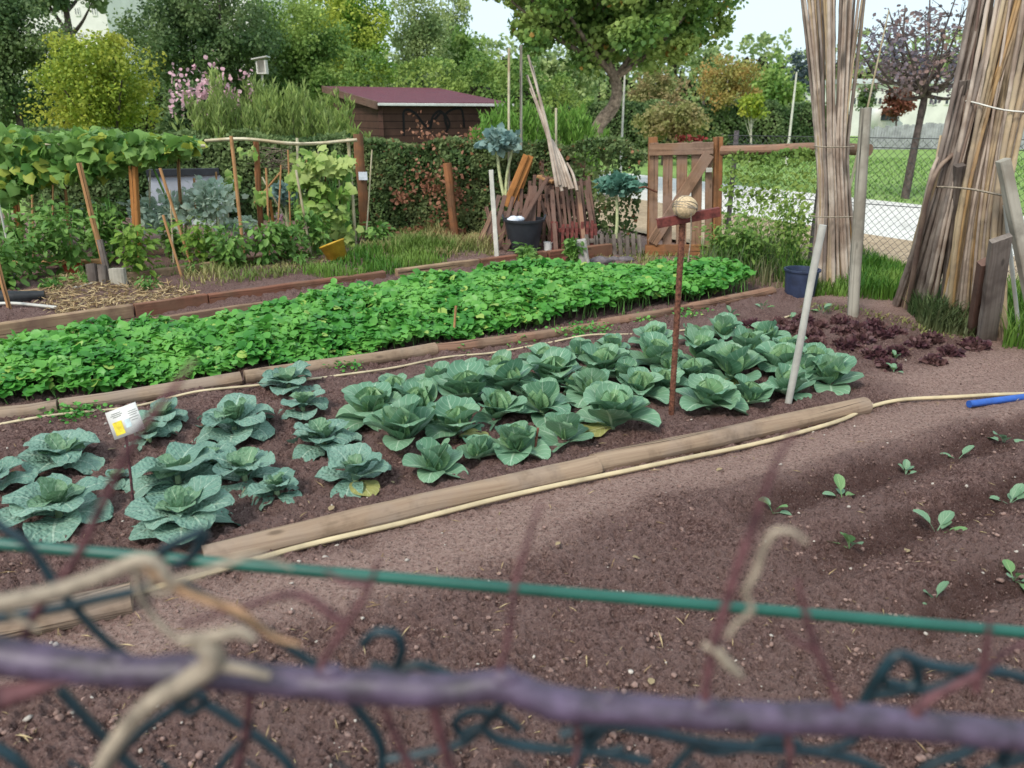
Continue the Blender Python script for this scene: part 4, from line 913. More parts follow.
# rebar with ball and angle iron
b = G(671, 420); Y = b[1]; root = thing('rebar_stake', b, 'tall rusty ribbed rebar stake standing among the cabbages', 'rebar'); top = Q(684, 198, Y)
mb = MB(); k = 150; pts = [b-[0, 0, .05]+(top-b+[0, 0, .05])*i/k for i in range(k+1)]; mb2 = tube(mb, pts, [.0145 if (i % 2) else .0175 for i in range(k+1)], 10); mb.build('rod', M['rust'], root, True)
mb = MB(); p0 = Q(657, 224, Y-.03); p1 = Q(720, 212, Y-.03); beam(mb, p0, p1, .006, .045, rough=.0006); beam(mb, p0+[0, .022, .018], p1+[0, .022, .018], .044, .006); mb.build('angle_iron', M['rustred'], root)
c = Q(685, 207, Y-.045); mb = MB(); prof = [(.0602*math.sin(a)*1.02+.0001, -.0545*math.cos(a)) for a in np.linspace(0, PI, 15)]; lathe(mb, c, prof, 26, .03)
ball = mb.build('cord_ball', M['ball'], None, True); tag(ball, 'tan ball of wound cord tied to the top of the rusty rebar', 'ball of cord')
mb = MB()
for i in range(7):
    ax1 = nrm([R.gauss(0, 1), R.gauss(0, 1), R.gauss(0, 1)]); ax2 = nrm(np.cross(ax1, [0.3, .2, 1])); tube(mb, [c+(ax1*math.cos(a)+ax2*math.sin(a))*[.0615, .0615, .056] for a in np.linspace(0, 2*PI, 30)], .0022, 5, cap=False)
mb.build('winding', M['dried'], ball)
mb = MB(); e = Q(688, 262, Y-.06); tube(mb, catmull([c+[.02, -.05, -.02], Q(691, 235, Y-.06), e], 6), .0035, 6); mb.build('cord_end', M['dried'], ball)
# ================================================================ gate
def gate():
    Y = 9.3; root = thing('garden_gate', P(680, 255), 'wooden slatted garden gate with diagonal brace and two posts', 'gate')
    def pc(nm, a, b, w_, d_, mat, y=0, par=root):
        mb = MB(); beam(mb, Q(a[0], a[1], Y+y), Q(b[0], b[1], Y+y), w_, d_, up=(0, 1, 0), rough=.002); return mb.build(nm, mat, par)
    pc('post', (651, 262), (653, 137), .10, .09, M['gatep'], .05); pc('post', (716, 262), (718, 137), .10, .09, M['gatep'], .05)
    for u, w_ in ((654, .10), (668, .11), (682, .12), (697, .12), (709, .08)):
        pc('board', (u-1, 246), (u, 143+R.uniform(-2, 2)), w_, .025, M['gate'], 0)
    pc('rail', (649, 150), (713, 148), .13, .035, M['gate'], -.035).name = 'top_rail'; pc('rail', (645, 250), (700, 250), .13, .035, M['gatep'], -.035).name = 'bottom_rail'
    pc('brace', (652, 243), (709, 154), .13, .03, M['gate'], -.055)
    mb = MB(); beam(mb, Q(706, 170, Y-.07), Q(712, 170, Y-.07), .05, .03, up=(0, 1, 0)); mb.build('latch', M['pipe'], root)
    mb = MB(); tube(mb, catmull([Q(639, 188, Y-.1), Q(645, 187, Y-.12), Q(652, 190, Y-.1), Q(657, 192, Y-.08)], 4), .012, 6); mb.build('tie', M['rust'], root)
    mb = MB(); n = 70; ps = np.array([Q(R.uniform(674, 705), R.uniform(136, 141), Y+.1) for _ in range(n)]); scatter(mb, ps, rdir(n), rdir(n), .05, T_OV); tag(mb.build('red_creeper', leafmat('creeper_red', (150, 62, 58), (116, 66, 52))), 'small red creeper on top of the gate', 'creeper')
gate()
mb = MB(); pts = [Q(u, v, y) for u, v, y in ((722, 151, 9.25), (765, 150, 8.9), (815, 148, 8.5), (870, 150, 8.0))]; tube(mb, catmull(pts, 6), .058, 14, jit=.05)
tag(mb.build('rail_log', M['redlog'], None, True), 'horizontal round log rail joining the gate post and the tall cane bundle', 'log')
# ================================================================ wire fence on the right
FL = [np.array(p) for p in ((2.55, 9.55), (4.2, 7.85), (6.6, 6.4))]
def wirefence():
    root = thing('wire_fence', (*FL[0], 0), 'grey diamond wire mesh fence beside the lawn', 'fence'); H = 1.36; mesh = MB(); pit = .075
    def strand(a, b, za, zb, sx, off):
        a3 = np.array([*a, za]); b3 = np.array([*b, zb]); d = nrm(b3-a3); s = nrm(np.cross(d, [0, 1, 0.1])); q = np.cross(d, s); r = .0022
        V = [p+r*(math.cos(t)*s+math.sin(t)*q) for p in (a3, b3) for t in (0, 2.1, 4.2)]; mesh.add(V, [(0, 1, 4, 3), (1, 2, 5, 4), (2, 0, 3, 5)])
    for i in range(2):
        a, b = FL[i], FL[i+1]; L = np.linalg.norm(b-a); d = (b-a)/L; k = int((L+H)/pit)
        for j in range(-int(H/pit), int(L/pit)+1):
            s0 = j*pit
            for sg in (1, -1):     # two families of diagonals, clipped to the panel
                if sg == 1: e0, z0, e1, z1 = s0, 0, s0+H, H
                else: e0, z0, e1, z1 = s0, H, s0+H, 0
                if e0 < 0: z0 += sg*(0-e0); e0 = 0
                if e1 > L: z1 -= sg*(e1-L); e1 = L
                if e1-e0 > .02: strand(a+d*e0, a+d*e1, z0, z1, sg, 0)
    mesh.build('wire_mesh', M['fwire'], root)
    for z_ in (H+.005, H-.09, .7):
        m2 = MB(); tube(m2, [(*p, z_+.01*i) for i, p in enumerate(FL)], .0045, 5); m2.build('line_wire', M['fwire'], root)
    for p in (FL[0]+[.1, 0], (FL[0]+FL[1])/2, FL[2]):
        m2 = MB(); tube(m2, [(*p, 0), (*p, 1.42)], .03, 8); m2.build('post', M['stone'], root)
wirefence()
# ================================================================ cane bundles
canem = [woodmat('cane_'+n, a, b, c, 8, 3.5, rough=.6, bump=.2) for n, a, b, c in (('straw', (188, 160, 124), (216, 194, 160), (168, 148, 128)), ('grey', (144, 128, 118), (180, 166, 154), (122, 106, 98)), ('amber', (192, 152, 104), (214, 180, 132), (166, 138, 110)), ('brown', (116, 94, 86), (148, 126, 114), (160, 138, 120)), ('pinkish', (196, 174, 156), (224, 208, 192), (160, 138, 122)))]
def cane(root, pts, r, mat):
    c = catmull(pts, 10); L = sum(np.linalg.norm(c[i+1]-c[i]) for i in range(len(c)-1)); n = int(L/.055); q = np.array(c); s = np.concatenate([[0], np.cumsum(np.linalg.norm(np.diff(q, axis=0), axis=1))])
    ss = np.linspace(0, s[-1], n); P3 = np.stack([np.interp(ss, s, q[:, k]) for k in range(3)], 1); o = R.randint(0, 3)
    rr = [r*(1-.35*i/n)*(1.16 if (i+o) % 5 == 0 else 1.0) for i in range(n)]
    mb = MB(); tube(mb, P3, rr, 7); mb.build('cane', mat, root, True)
def tie(root, lst, r=.006, mat='dried'):
    mb = MB(); tube(mb, catmull(lst, 4), r, 6); mb.build('tie', M[mat], root)
root = thing('cane_bundle', P(838, 284), 'tall bundle of pale dry canes fanning upward, standing by the blue bucket', 'cane bundle')
Yb = 7.35
for i in range(48):
    s = (i+.5)/48*2-1; s = max(-1, min(1, s+R.gauss(0, .12))); dy = R.uniform(-1, 1)*.16
    if i < 6: s = -1+R.random()*.3
    u0 = 836+s*22+R.uniform(-5, 5); um = 833+s*16; ut = 831+s*36+R.gauss(0, 4); vt = R.uniform(-60, -10)
    y = Yb+dy*math.sqrt(max(.05, 1-s*s))
    p = [Q(u0, 284+R.uniform(-6, 2), y), Q(um+1, 200, y), Q(um-1, 145, y), Q((um+ut)/2-2*s, 60, y), Q(ut, vt, y)]; p[0][2] = -.02
    cane(root, p, R.uniform(.011, .021), R.choice(canem[:2]*3+[canem[4]]*4+[canem[2], canem[3]]) if i % 3 else canem[4])
for v, w_ in ((146, 20), (216, 23)): tie(root, [Q(834-w_, v, Yb-.02), Q(834-w_*.5, v+1, Yb-.19), Q(834+w_*.5, v+1, Yb-.19), Q(834+w_, v, Yb-.02), Q(834, v-1, Yb+.2), Q(834-w_, v, Yb-.02)])
root = thing('cane_bundle', P(950, 325), 'broad bundle of brown and amber canes leaning right at the picture edge', 'cane bundle')
for i in range(96):
    s = R.random() if i > 12 else R.random()*.15; dep = R.uniform(-1, 1)
    ub = 893+s*112; vb = 308+s*34; yb = P(ub, vb)[1]+dep*.10+.05
    um = 932+s*74+R.gauss(0, 2); yw = 5.95-.35*s+dep*.13; ut = 986+s*75+R.gauss(0, 10); vt = R.uniform(-80, -20)
    if i < 10: ut = 940+R.uniform(0, 20); um = 925+R.uniform(0, 12); vt = R.uniform(120, 170); 
    p = [Q(ub, vb, yb), Q(um, 190, yw), Q(ut, vt, yw+.05)]; p[0][2] = -.02
    mt = R.choice([canem[1], canem[3], canem[1], canem[0], canem[4]]) if s < .35 else R.choice([canem[2], canem[0], canem[0], canem[4], canem[0]])
    cane(root, p, R.uniform(.012, .023), mt)
tie(root, [Q(928, 188, 6.1), Q(940, 187, 5.75), Q(970, 189, 5.55), Q(1000, 195, 5.4), Q(1012, 196, 5.6), Q(970, 189, 6.2), Q(928, 188, 6.1)], .008)
tie(root, [Q(955, 100, 6.1), Q(972, 102, 5.7), Q(1004, 110, 5.5), Q(1040, 113, 5.5)], .006, 'palewhite')
def slab(a, b, w_, th, Y, mat, label, name='grey_board', z0=True):
    p0 = Q(a[0], a[1], Y); p1 = Q(b[0], b[1], Y+.05)
    if z0: p0 = P(*a); p1 = Q(b[0], b[1], p0[1]-.42)
    mb = MB(); beam(mb, p0, p1, w_, th, up=(0, 1, 0), rough=.004); return tag(mb.build(name, mat), label, 'board', 'weathered boards at the broad cane bundle')
slab((924, 318), (966, 80), .11, .04, 0, M['grey'], 'long grey weathered board at the left side of the broad cane bundle')
slab((944, 322), (960, 165), .07, .05, 0, M['grey'], 'shorter dark board between canes of the broad bundle')
slab((986, 343), (1001, 238), .135, .05, 0, M['grey'], 'thick grey board at the right foot of the broad cane bundle')
slab((972, 338), (984, 262), .07, .06, 0, M['picket'], 'dark narrow board beside the thick grey board')
stake('white_post', (1040, 352), (1003, 160), .036, M['pale'], 'pale round post leaning at the right picture edge', 'post', square=True)
stake('thin_white_rod', (1019, 345), (1005, 205), .014, M['pipe'], 'thin white rod beside the leaning pale post', 'rod')
# ================================================================ tubs and buckets
def tub(name, u, v, wtop, wbot, hpx, mat, label, cat, handles=True):
    b = P(u, v); s = b[1]/ray(u, v)[1]/FPX; rt, rb, h = wtop/2*s, wbot/2*s, hpx*s*1.03; b = b+[0, rb, 0]; root = thing(name, b, label, cat)
    mb = MB(); lathe(mb, b, [(0.001, .005), (rb, 0), (rb*1.01, .01), (rt*.97, h*.93), (rt*.97, h*.935), (rt*1.05, h*.94), (rt*1.05, h), (rt*.95, h), (rt*.93, h*.9), (rb*.95, h*.15), (.001, h*.14)], 36); mb.build('body', mat, root, True).modifiers.new('e', 'EDGE_SPLIT').split_angle = .7
    if handles:
        for sg in (-1, 1):
            mb = MB(); tube(mb, catmull([b+[sg*rt*.98, -.05, h*.95], b+[sg*rt*1.06, -.04, h*1.08], b+[sg*rt*1.06, .04, h*1.08], b+[sg*rt*.98, .05, h*.95]], 5), .012, 8); mb.build('handle', mat, root, True)
    return b, rt, h
b, rt, h = tub('black_tub', 524, 258, 40, 27, 36, M['black'], 'large black plastic tub before the stacked picket panels', 'tub')
lr = np.random.RandomState(3); mb = MB()
V, F = lump(2); 
for (dx, dy, s_) in ((-.12, -.02, .07), (-.06, .03, .06)): mb.add(V*(1+.25*lr.rand(len(V), 1))*[s_, s_, s_*.6]+b+[dx, dy, h*.97], F)
tag(mb.build('plastic_bag', M['bag'], None, True), 'crumpled white plastic bag heaped inside the black tub', 'plastic bag')
tub('blue_bucket', 804, 300, 34, 28, 28, M['bluebk'], 'dark blue plastic bucket at the foot of the tall cane bundle', 'bucket', False)
tub('white_pot', 548, 256, 9, 7, 13, M['white'], 'small white plastic pot right of the black tub', 'pot', False)
tub('red_pot', 72, 284, 17, 13, 18, M['red'], 'terracotta red pot at the left among green plants', 'pot', False)
tub('flower_pot', 8, 296, 14, 11, 20, M['stone'], 'grey pot at the left picture edge', 'pot', False)
# tipped yellow bucket
c = P(340, 268)+[0, 0, .10]; root = tag(lathe(MB(), (0, 0, 0), [(.001, 0), (.10, 0), (.135, .19), (.145, .19), (.145, .21), (.130, .21), (.095, .01), (.001, .01)], 24).build('yellow_bucket', M['yellow'], None, True), 'dented yellow bucket lying tilted among the weeds', 'bucket')
root.location = tuple(c+[0, 0, -.02]); root.rotation_euler = (math.radians(-8), math.radians(-20), math.radians(8))
mb = MB(); beam(mb, P(585, 268)+[0, .05, 0], Q(580, 240, P(585, 268)[1]+.05), .12, .12, up=(0, 1, 0), rough=.004); tag(mb.build('concrete_block', M['concrete']), 'pale upright concrete block at the left end of the low picket fence', 'block')
for k, (u, v, r, l) in enumerate([(600, 264, .13, 'dark grey flat stone right of the pale block'), (626, 262, .10, 'brownish stone beside the gate foot'), (613, 262, .09, 'stone between the two flat stones'), (768, 300, .07, 'small pale stone left of the blue bucket'), (562, 262, .12, 'reddish brick lump beside the white pot')]):
    V, F = lump(2); b = P(u, v); nz = 1+.16*np.array([vnoise(p[0]*1.7+k, p[1]*1.7+p[2]) for p in V]); mb = MB(); mb.add(V*nz[:, None]*[r, r*.7, r*.45]+b+[0, 0, r*.25], F); tag(mb.build('stone', M['stone'] if k < 4 else M['rustred'], None, True), l, 'stone', 'stones near the gate')
# stump pieces
b = P(108, 293); mb = MB(); root = thing('split_stump', b, 'weathered split stump with an upright stick by the straw', 'stump')
tube(mb, [b+[-.12, 0, 0], b+[-.11, 0, .2], b+[-.12, .02, .27]], .05, 9, jit=.3); tube(mb, [b+[-.02, -.02, 0], b+[-.01, 0, .27]], .04, 9, jit=.3); mb.build('wood_pieces', M['grey'], root)
mb = MB(); beam(mb, b+[.14, -.04, 0], b+[.14, -.02, .24], .13, .09, up=(0, 1, 0), rough=.008); mb.build('block', M['pale'], root)
mb = MB(); beam(mb, b+[.04, -.01, 0], b+[.0, .02, .50], .05, .03, up=(0, 1, 0), rough=.003); mb.build('upright_stick', M['grey'], root)
# ================================================================ picket panels stacked against the hedge
def panel(u0, u1, vb, vt, n, Y, lean, mat, label, rails=(.2, .75), wpk=.055, skew=0, name='picket_panel', rot=0):
    a = Q(u0, vb, Y); b = Q(u1, vb, Y); hz = Q(u0, vt, Y)[2]-a[2]; base = (a+b)/2; root = thing(name, base, label, 'picket panel', 'picket panels stacked by the hedge')
    up = nrm([skew, lean, 1])*hz; rt = (b-a)+np.array([0, rot, 0])
    for i in range(n):
        t = i/(n-1); p = a+rt*t+[0, -.02, 0]; h_ = R.uniform(.93, 1.05); mb = MB(); beam(mb, p, p+up*h_+[R.uniform(-.02, .02), 0, 0], wpk, .018, up=(0, 1, 0), rough=.001); mb.build('picket', mat, root)
    for r_ in rails:
        mb = MB(); o = up*r_+[0, .015, 0]; beam(mb, a+o-rt*.03, b+o+np.array([0, rot, 0])+rt*.03, .03, .05); mb.build('rail', mat, root)
panel(480, 516, 262, 192, 6, 9.15, .45, M['picket'], 'slanted brown picket panel at the left of the stack behind the white stake', skew=.30, wpk=.050)
panel(508, 560, 252, 176, 10, 9.65, .3, M['picket'], 'upright brown picket panel behind the black tub', skew=.05, wpk=.042)
panel(552, 596, 236, 176, 10, 9.45, .3, M['picket'], 'brown picket panel leaning on top of the stack', skew=-.12, wpk=.034, rails=(.06, .5, .9))
panel(552, 596, 256, 222, 10, 9.25, .2, M['rustred'], 'reddish lower picket panel under the leaning one', skew=.0, wpk=.034)
panel(541, 582, 200, 158, 5, 10.1, .2, M['picket'], 'upper brown pallet panel behind the pale cane bundle', wpk=.06, rails=(.15, .5, .85))
panel(590, 640, 262, 234, 9, 9.2, .15, M['grey'], 'low weathered picket fence between pale block and gate', wpk=.045, skew=-.1)
panel(498, 540, 258, 206, 6, 9.75, .35, M['picket'], 'half hidden slanted picket panel between white stake and black tub', skew=-.25, wpk=.045, rails=(.1, .5, .9))
panel(560, 604, 262, 196, 7, 9.35, .4, M['picket'], 'slanted picket panel at the right end of the stack', skew=-.3, wpk=.036, rails=(.15, .85))
panel(534, 572, 212, 172, 6, 9.9, .5, M['picket'], 'short picket panel lying high on the middle of the stack', skew=.4, wpk=.04)
for k, (a, b_) in enumerate([((470, 262), (500, 196)), ((505, 250), (548, 178)), ((556, 250), (552, 190)), ((585, 252), (578, 186)), ((598, 256), (586, 190))]):
    mb = MB(); beam(mb, Q(*a, 9.05+.03*k), Q(*b_, 9.5+.03*k), .05, .02, up=(0, 1, 0), rough=.002); tag(mb.build('loose_slat', M['picket'] if k % 3 else M['redlog']), ['lowest loose slat, slanting left of the white stake', 'long loose slat slanting behind the tub to upper right', 'upright loose slat right of the black tub', 'upright loose slat near the right of the stack', 'loose slat at the far right end of the stack'][k], 'slat', 'loose slats on the picket stack')
mb = MB(); beam(mb, Q(530, 245, 9.3), Q(533, 186, 9.5), .10, .03, up=(0, 1, 0), rough=.003); tag(mb.build('wide_board', M['picket']), 'wide dark board upright behind the black tub', 'board')
root = thing('timber_bundle', Q(512, 200, 9.8), 'orange timber lengths leaning left of the cane poles', 'timber')
for k, (a, b_) in enumerate([((505, 206), (526, 155)), ((510, 206), (531, 156)), ((514, 208), (530, 160))]):
    mb = MB(); beam(mb, Q(*a, 9.75+.04*k), Q(*b_, 9.85+.04*k), .07, .05, up=(0, 1, 0), rough=.002); mb.build('length', M['orange'], root)
mb = MB(); beam(mb, Q(539, 176, 9.7), Q(554, 182, 9.6), .12, .03, rough=.003); tag(mb.build('timber_offcut', M['stake']), 'pale timber offcut on top of the picket stack', 'timber')
# bundle of thin pale poles leaning
root = thing('pole_bundle', Q(565, 180, 9.55), 'bundle of pinkish white poles leaning left on the picket stack', 'pole bundle')
for (a, b_) in [((560, 180), (528, 55)), ((563, 182), (527, 75)), ((566, 182), (530, 88)), ((570, 184), (545, 128)), ((573, 184), (552, 140)), ((562, 186), (535, 100)), ((577, 186), (567, 163)), ((557, 182), (532, 66))]:
    mb = MB(); tube(mb, catmull([Q(a[0], a[1]+5, 9.35+R.uniform(-.05, .05)), Q((a[0]+b_[0])/2+1, (a[1]+b_[1])/2, 9.5), Q(*b_, 9.6)], 4), [.021, .013], 8, jit=.05); mb.build('pole', canem[4], root, True)
for u, vt, vb, Y, r, l in [(509, 48, 150, 10.2, .016, 'left tall pale pole behind the hedge'), (521, 45, 150, 10.25, .017, 'tall mossy pole right of the left pale one'), (556, 108, 160, 9.9, .014, 'short pale pole right of the pole bundle')]:
    stake('garden_pole', (u, 235), (u, vt), r, M['peel'] if u != 521 else M['pale'], l, 'pole', Y=Y, z0=0)
# ================================================================ hedge posts with tag
stake('fence_post', (366, 238), (358, 134), .065, M['post'], 'orange brown post with a small blue tag in front of the hedge', 'post', Y=10.2, z0=0)
mb = MB(); c = Q(363, 176, 10.1); beam(mb, c-[.055, 0, 0], c+[.055, 0, 0], .004, .10); tag(mb.build('blue_tag', M['bag']), 'small pale blue tag tied on the orange brown post', 'tag')
stake('fence_post', (456, 240), (447, 163), .055, M['post'], 'short orange brown post against the dead patch of the hedge', 'post', Y=10.15, z0=0)
# kale trees
L_kale = leafmat('kale_leaf', (138, 166, 160), (108, 140, 136), (158, 180, 168), clump=4, rough=.5)
L_kale2 = leafmat('kale_leaf_green', (116, 158, 138), (86, 130, 112), clump=4, rough=.5)
L_silver = leafmat('kale_leaf_silver', (206, 220, 202), (172, 196, 176), (214, 224, 204), clump=4, rough=.6)
def kale(u, v, rx, rz, Y, stems, mat, label, n=420, leaf=.09):
    c = Q(u, v, Y); sx, sz = px(rx, Y), px(rz, Y); root = thing('tree_kale', (c[0], Y, 0), label, 'kale plant'); mb = MB(); k = max(5, n//45); cc = c+rdir(k)*[sx, sx*.7, sz]*.8
    pos = (cc[:, None]+NR.normal(size=(k, n//k, 3))*[sx*.28, sx*.28, sz*.28]).reshape(-1, 3); m = len(pos)
    scatter(mb, pos, pos-c+rdir(m)*sx*.6, rdir(m, .6), leaf*(.5+.7*NR.rand(m)), T_LB); mb.build('leaves', mat, root)
    for (a, b_) in stems:
        mb = MB(); p0 = Q(*a, Y); p1 = Q(*b_, Y); tube(mb, catmull([p0, (p0+p1)/2+[R.uniform(-.03, .03), 0, 0], p1], 4), [.022, .016], 8, jit=.1); mb.build('stem', M['stemk'], root, True)
M['stemk'] = plain('kale_stem', (196, 200, 150), .7, .12, 20)
kale(500, 141, 15, 7, 9.9, [((506, 205), (497, 148)), ((506, 205), (512, 150))], L_kale, 'tall two stemmed blue green kale before the shed end')
kale(620, 184, 14, 6, 9.4, [((615, 248), (616, 188))], L_kale2, 'tall teal green kale left of the gate')
kale(214, 204, 22, 18, 8.9, [((222, 280), (217, 205))], L_silver, 'silvery kale with pale stem, centre of the pepper bed', 620, .075)
kale(160, 212, 20, 14, 8.8, [((167, 284), (162, 210))], L_silver, 'silvery kale with spotted stem left of the centre one', 480, .075)
kale(186, 208, 14, 10, 9.1, [((188, 262), (186, 210))], L_silver, 'small silvery kale between the two larger ones', 280, .07)
kale(238, 222, 13, 8, 9.3, [((240, 262), (238, 222))], L_silver, 'low silvery kale beside the pink flowers', 240, .07)
kale(285, 190, 16, 9, 10.0, [((290, 235), (286, 195))], L_kale, 'blue green kale under the climbing beans', 300)
# ================================================================ left vegetable bed
L_pep = leafmat('pepper_leaf', (112, 152, 70), (70, 112, 48), (130, 166, 84), clump=3, rough=.45, spec=.35)
L_pep2 = leafmat('pepper_leaf_light', (140, 166, 72), (104, 142, 56), clump=3, rough=.45)
def pepper(u, v, w_, h_, label, mat=None, n=260, name='pepper_plant', leaf=.09, cat='vegetable plant'):
    b = P(u, v, .06); s = b[1]/ray(u, v)[1]/FPX; W_ = w_*s/2; H_ = h_*s; root = thing(name, b, label, cat, 'leafy vegetable plants in the left bed'); st = MB(); lv = MB(); ps = []
    for i in range(7):
        a = R.random()*2*PI; e = b+[math.cos(a)*W_*R.uniform(.2, .8), math.sin(a)*W_*R.uniform(.2, .8), H_*R.uniform(.6, 1)]; pt = [b, b+(e-b)*[.3, .3, .5], e]; tube(st, catmull(pt, 4), [.008, .003], 5, cap=False)
        for t in NR.rand(n//7)**.6: ps.append(b+(e-b)*t+[R.gauss(0, W_*.3), R.gauss(0, W_*.3), R.gauss(0, .03)])
    ps = np.array(ps); ps = ps[ps[:, 2] > b[2]+.04]; m = len(ps); scatter(lv, ps, (ps-b)*[1, 1, 0]*2+rdir(m)*.2+[0, 0, -.12], rdir(m)*.5+[0, 0, 1], leaf*(.6+.7*NR.rand(m)), (T_OV[0]*[1, .75, 1], T_OV[1])); st.build('stems', M['gstalk'], root); lv.build('leaves', mat or L_pep, root)
for a in [(5, 292, 40, 60, 'leafy plant at the left picture edge behind the grey pot'), (32, 282, 44, 60, 'bushy green plant left of the red pot'), (75, 276, 48, 72, 'bushy plant growing out of the red pot'), (60, 268, 40, 75, 'taller green plant behind the red pot'),
          (103, 268, 36, 72, 'green plant right of the leaning thick stake'), (118, 262, 36, 70, 'upright green plant before the orange post'), (137, 280, 44, 66, 'light yellowish plant left of the spotted kale stem'), (12, 265, 36, 60, 'darker plant behind the left edge plant'),
          (90, 250, 40, 60, 'back plant below the vine canopy'), (205, 268, 40, 52, 'light green plant beside the centre silvery kale'), (180, 262, 30, 45, 'small plant among the crossed stakes'), (233, 270, 34, 46, 'green plant left of the pink flowers'),
          (268, 268, 34, 56, 'dark leaved plant under the pink flowers'), (290, 262, 36, 50, 'green plant below the climbing beans'), (318, 256, 34, 48, 'green plant left of the yellow bucket'), (345, 244, 34, 34, 'low green plant behind the yellow bucket'), (375, 248, 30, 22, 'small green plant by the hedge post'), (528, 262, 24, 14, 'small weed in front of the black tub'), (575, 262, 14, 22, 'leafy weed between white pot and pale block')]:
    pepper(*a, mat=L_pep2 if 'light' in a[4] else None)
for (u, v, w_, h_, l) in [(724, 270, 36, 44, 'wispy weed shrub right beside the gate post'), (752, 274, 40, 62, 'tall leafy weed in front of the wire fence'), (788, 274, 34, 84, 'tallest leafy weed close to the cane bundle')]: pepper(u, v, w_*1.1, h_, l, L_mid, 560, 'weed_plant', .055, 'weed')
for k, (u, v) in enumerate([(150, 291), (90, 287), (55, 292), (190, 275), (300, 268)]):
    pepper(u, v, 26, 14, 'low leafy plant at the plank edge, %s from the left' % ordn[[2, 1, 0, 3, 4][k]], n=90, leaf=.06, name='low_plant')
# flowers
mb = MB(); ps = []
for k, (u, v) in enumerate([(247, 237), (262, 236), (279, 217)]):
    b = Q(u, v, 9.3); root = thing('pink_flower', (b[0], b[1], 0), ['pink flower head, left of the pair beside the crossed stakes', 'pink flower head, right of the pair beside the crossed stakes', 'small pink flower higher than the pair'][k], 'flower'); mb = MB(); n = 46; d = rdir(n); scatter(mb, b+d*.02, d, rdir(n), .06*(1 if k < 2 else .7), T_OV); mb.build('petals', M.setdefault('pink', leafmat('pink_petal', (226, 178, 200), (238, 206, 218), trans=.2)), root); mb = MB(); tube(mb, [(b[0], b[1], 0), b], .006, 5); mb.build('stem', M['gstalk'], root)
# stakes of the left frame
SK = [((230, 250), (226, 176), .012, 'peel', 'thin pale cane left of the long tan stake'), ((322, 250), (318, 150), .012, 'peel', 'thin cane between the bean leaves'), ((292, 255), (288, 150), .014, 'stake', 'slim tan cane left of the beans'), ((278, 258), (281, 165), .014, 'stake', 'slim tan cane beside the dry twigs'), ((150, 262), (150, 170), .014, 'peel', 'thin pale cane at the left edge of the grey sheet'), ((175, 270), (170, 190), .012, 'peel', 'thin pale cane before the middle of the grey sheet'), ((36, 270), (32, 195), .014, 'stake', 'thin brown cane between the leafy plants at the left'), ((365, 250), (372, 150), .012, 'peel', 'thin pale cane before the tagged post'),((108, 283), (79, 163), .034, 'stake', 'thick tan stake leaning left under the vine canopy'), ((140, 268), (133, 166), .048, 'orange', 'thick orange post left of the grey sheet'), ((262, 245), (256, 141), .045, 'post', 'thick orange brown post supporting the top rail'),
      ((245, 266), (231, 136), .026, 'stake', 'long tan stake crossing the silvery kale'), ((184, 262), (178, 150), .024, 'stake', 'tan stake in front of the grey sheet'), ((192, 272), (160, 168), .020, 'stake', 'tan stake leaning left before the grey sheet'),
      ((183, 285), (163, 215), .016, 'stake', 'short tan stake below the spotted kale'), ((200, 262), (194, 178), .016, 'stake', 'slim stake right of the tan one before the sheet'), ((219, 250), (216, 172), .015, 'stake', 'slim stake at the right edge of the grey sheet'),
      ((356, 245), (348, 138), .026, 'peel', 'pale peeled pole at the right end of the top rail'), ((335, 248), (325, 172), .018, 'post', 'reddish brown stake among the beans'), ((312, 262), (296, 170), .018, 'peel', 'pale bent stake below the beans'),
      ((310, 225), (307, 160), .018, 'stake', 'yellowish stake inside the bean leaves'), ((271, 262), (266, 168), .016, 'stake', 'thin stake right of the orange brown post'), ((259, 238), (255, 168), .013, 'stake', 'thin stake left of the orange brown post'),
      ((257, 200), (281, 172), .016, 'stake', 'short crossed stick leaning right'), ((285, 218), (262, 177), .014, 'peel', 'short crossed stick leaning left'), ((300, 240), (297, 138), .022, 'peel', 'pale pole under the middle of the top rail'),
      ((12, 322), (-4, 256), .024, 'stake', 'tan stake leaning at the left picture edge by the black film'), ((17, 288), (-2, 200), .012, 'pipe', 'thin white bent rod at the left picture edge'), ((54, 268), (53, 185), .012, 'stake', 'thin stick under the left of the canopy'), ((20, 240), (14, 190), .04, 'orange', 'orange post deep under the canopy at the left'), ((72, 262), (65, 186), .02, 'stake', 'brown stake behind the thick tan one'), ((345, 240), (339, 180), .012, 'peel', 'thin pale cane right of the beans'), ((275, 232), (270, 200), .02, 'orange', 'small orange stick by the flowers')]
for b_, t_, r, mt, l in SK:
    Yv = None if b_[1] > 250 else 9.4
    if l.startswith('short crossed') : Yv = 9.3
    stake('garden_stake', b_, t_, r*.74, M[mt], l, 'stake', 'stakes in the left vegetable bed', square=mt == 'orange', Y=Yv, z0=None if (Yv is None or 'crossed' in l) else .02)
mb = MB(); tube(mb, catmull([Q(205, 141, 9.3), Q(245, 139, 9.3), Q(300, 144, 9.3), Q(357, 140, 9.35)], 5), .020, 9, jit=.08); tag(mb.build('top_rail_pole', M['peel'], None, True), 'pale peeled pole lying across the frame above the beans', 'pole')
mb = MB(); tube(mb, catmull([Q(-30, 146, 8.6), Q(80, 144, 8.6), Q(150, 145, 8.6), Q(205, 146, 8.9)], 5), .018, 9, jit=.08); tag(mb.build('top_rail_pole', M['peel'], None, True), 'pale peeled pole half hidden in the squash vine canopy', 'pole')
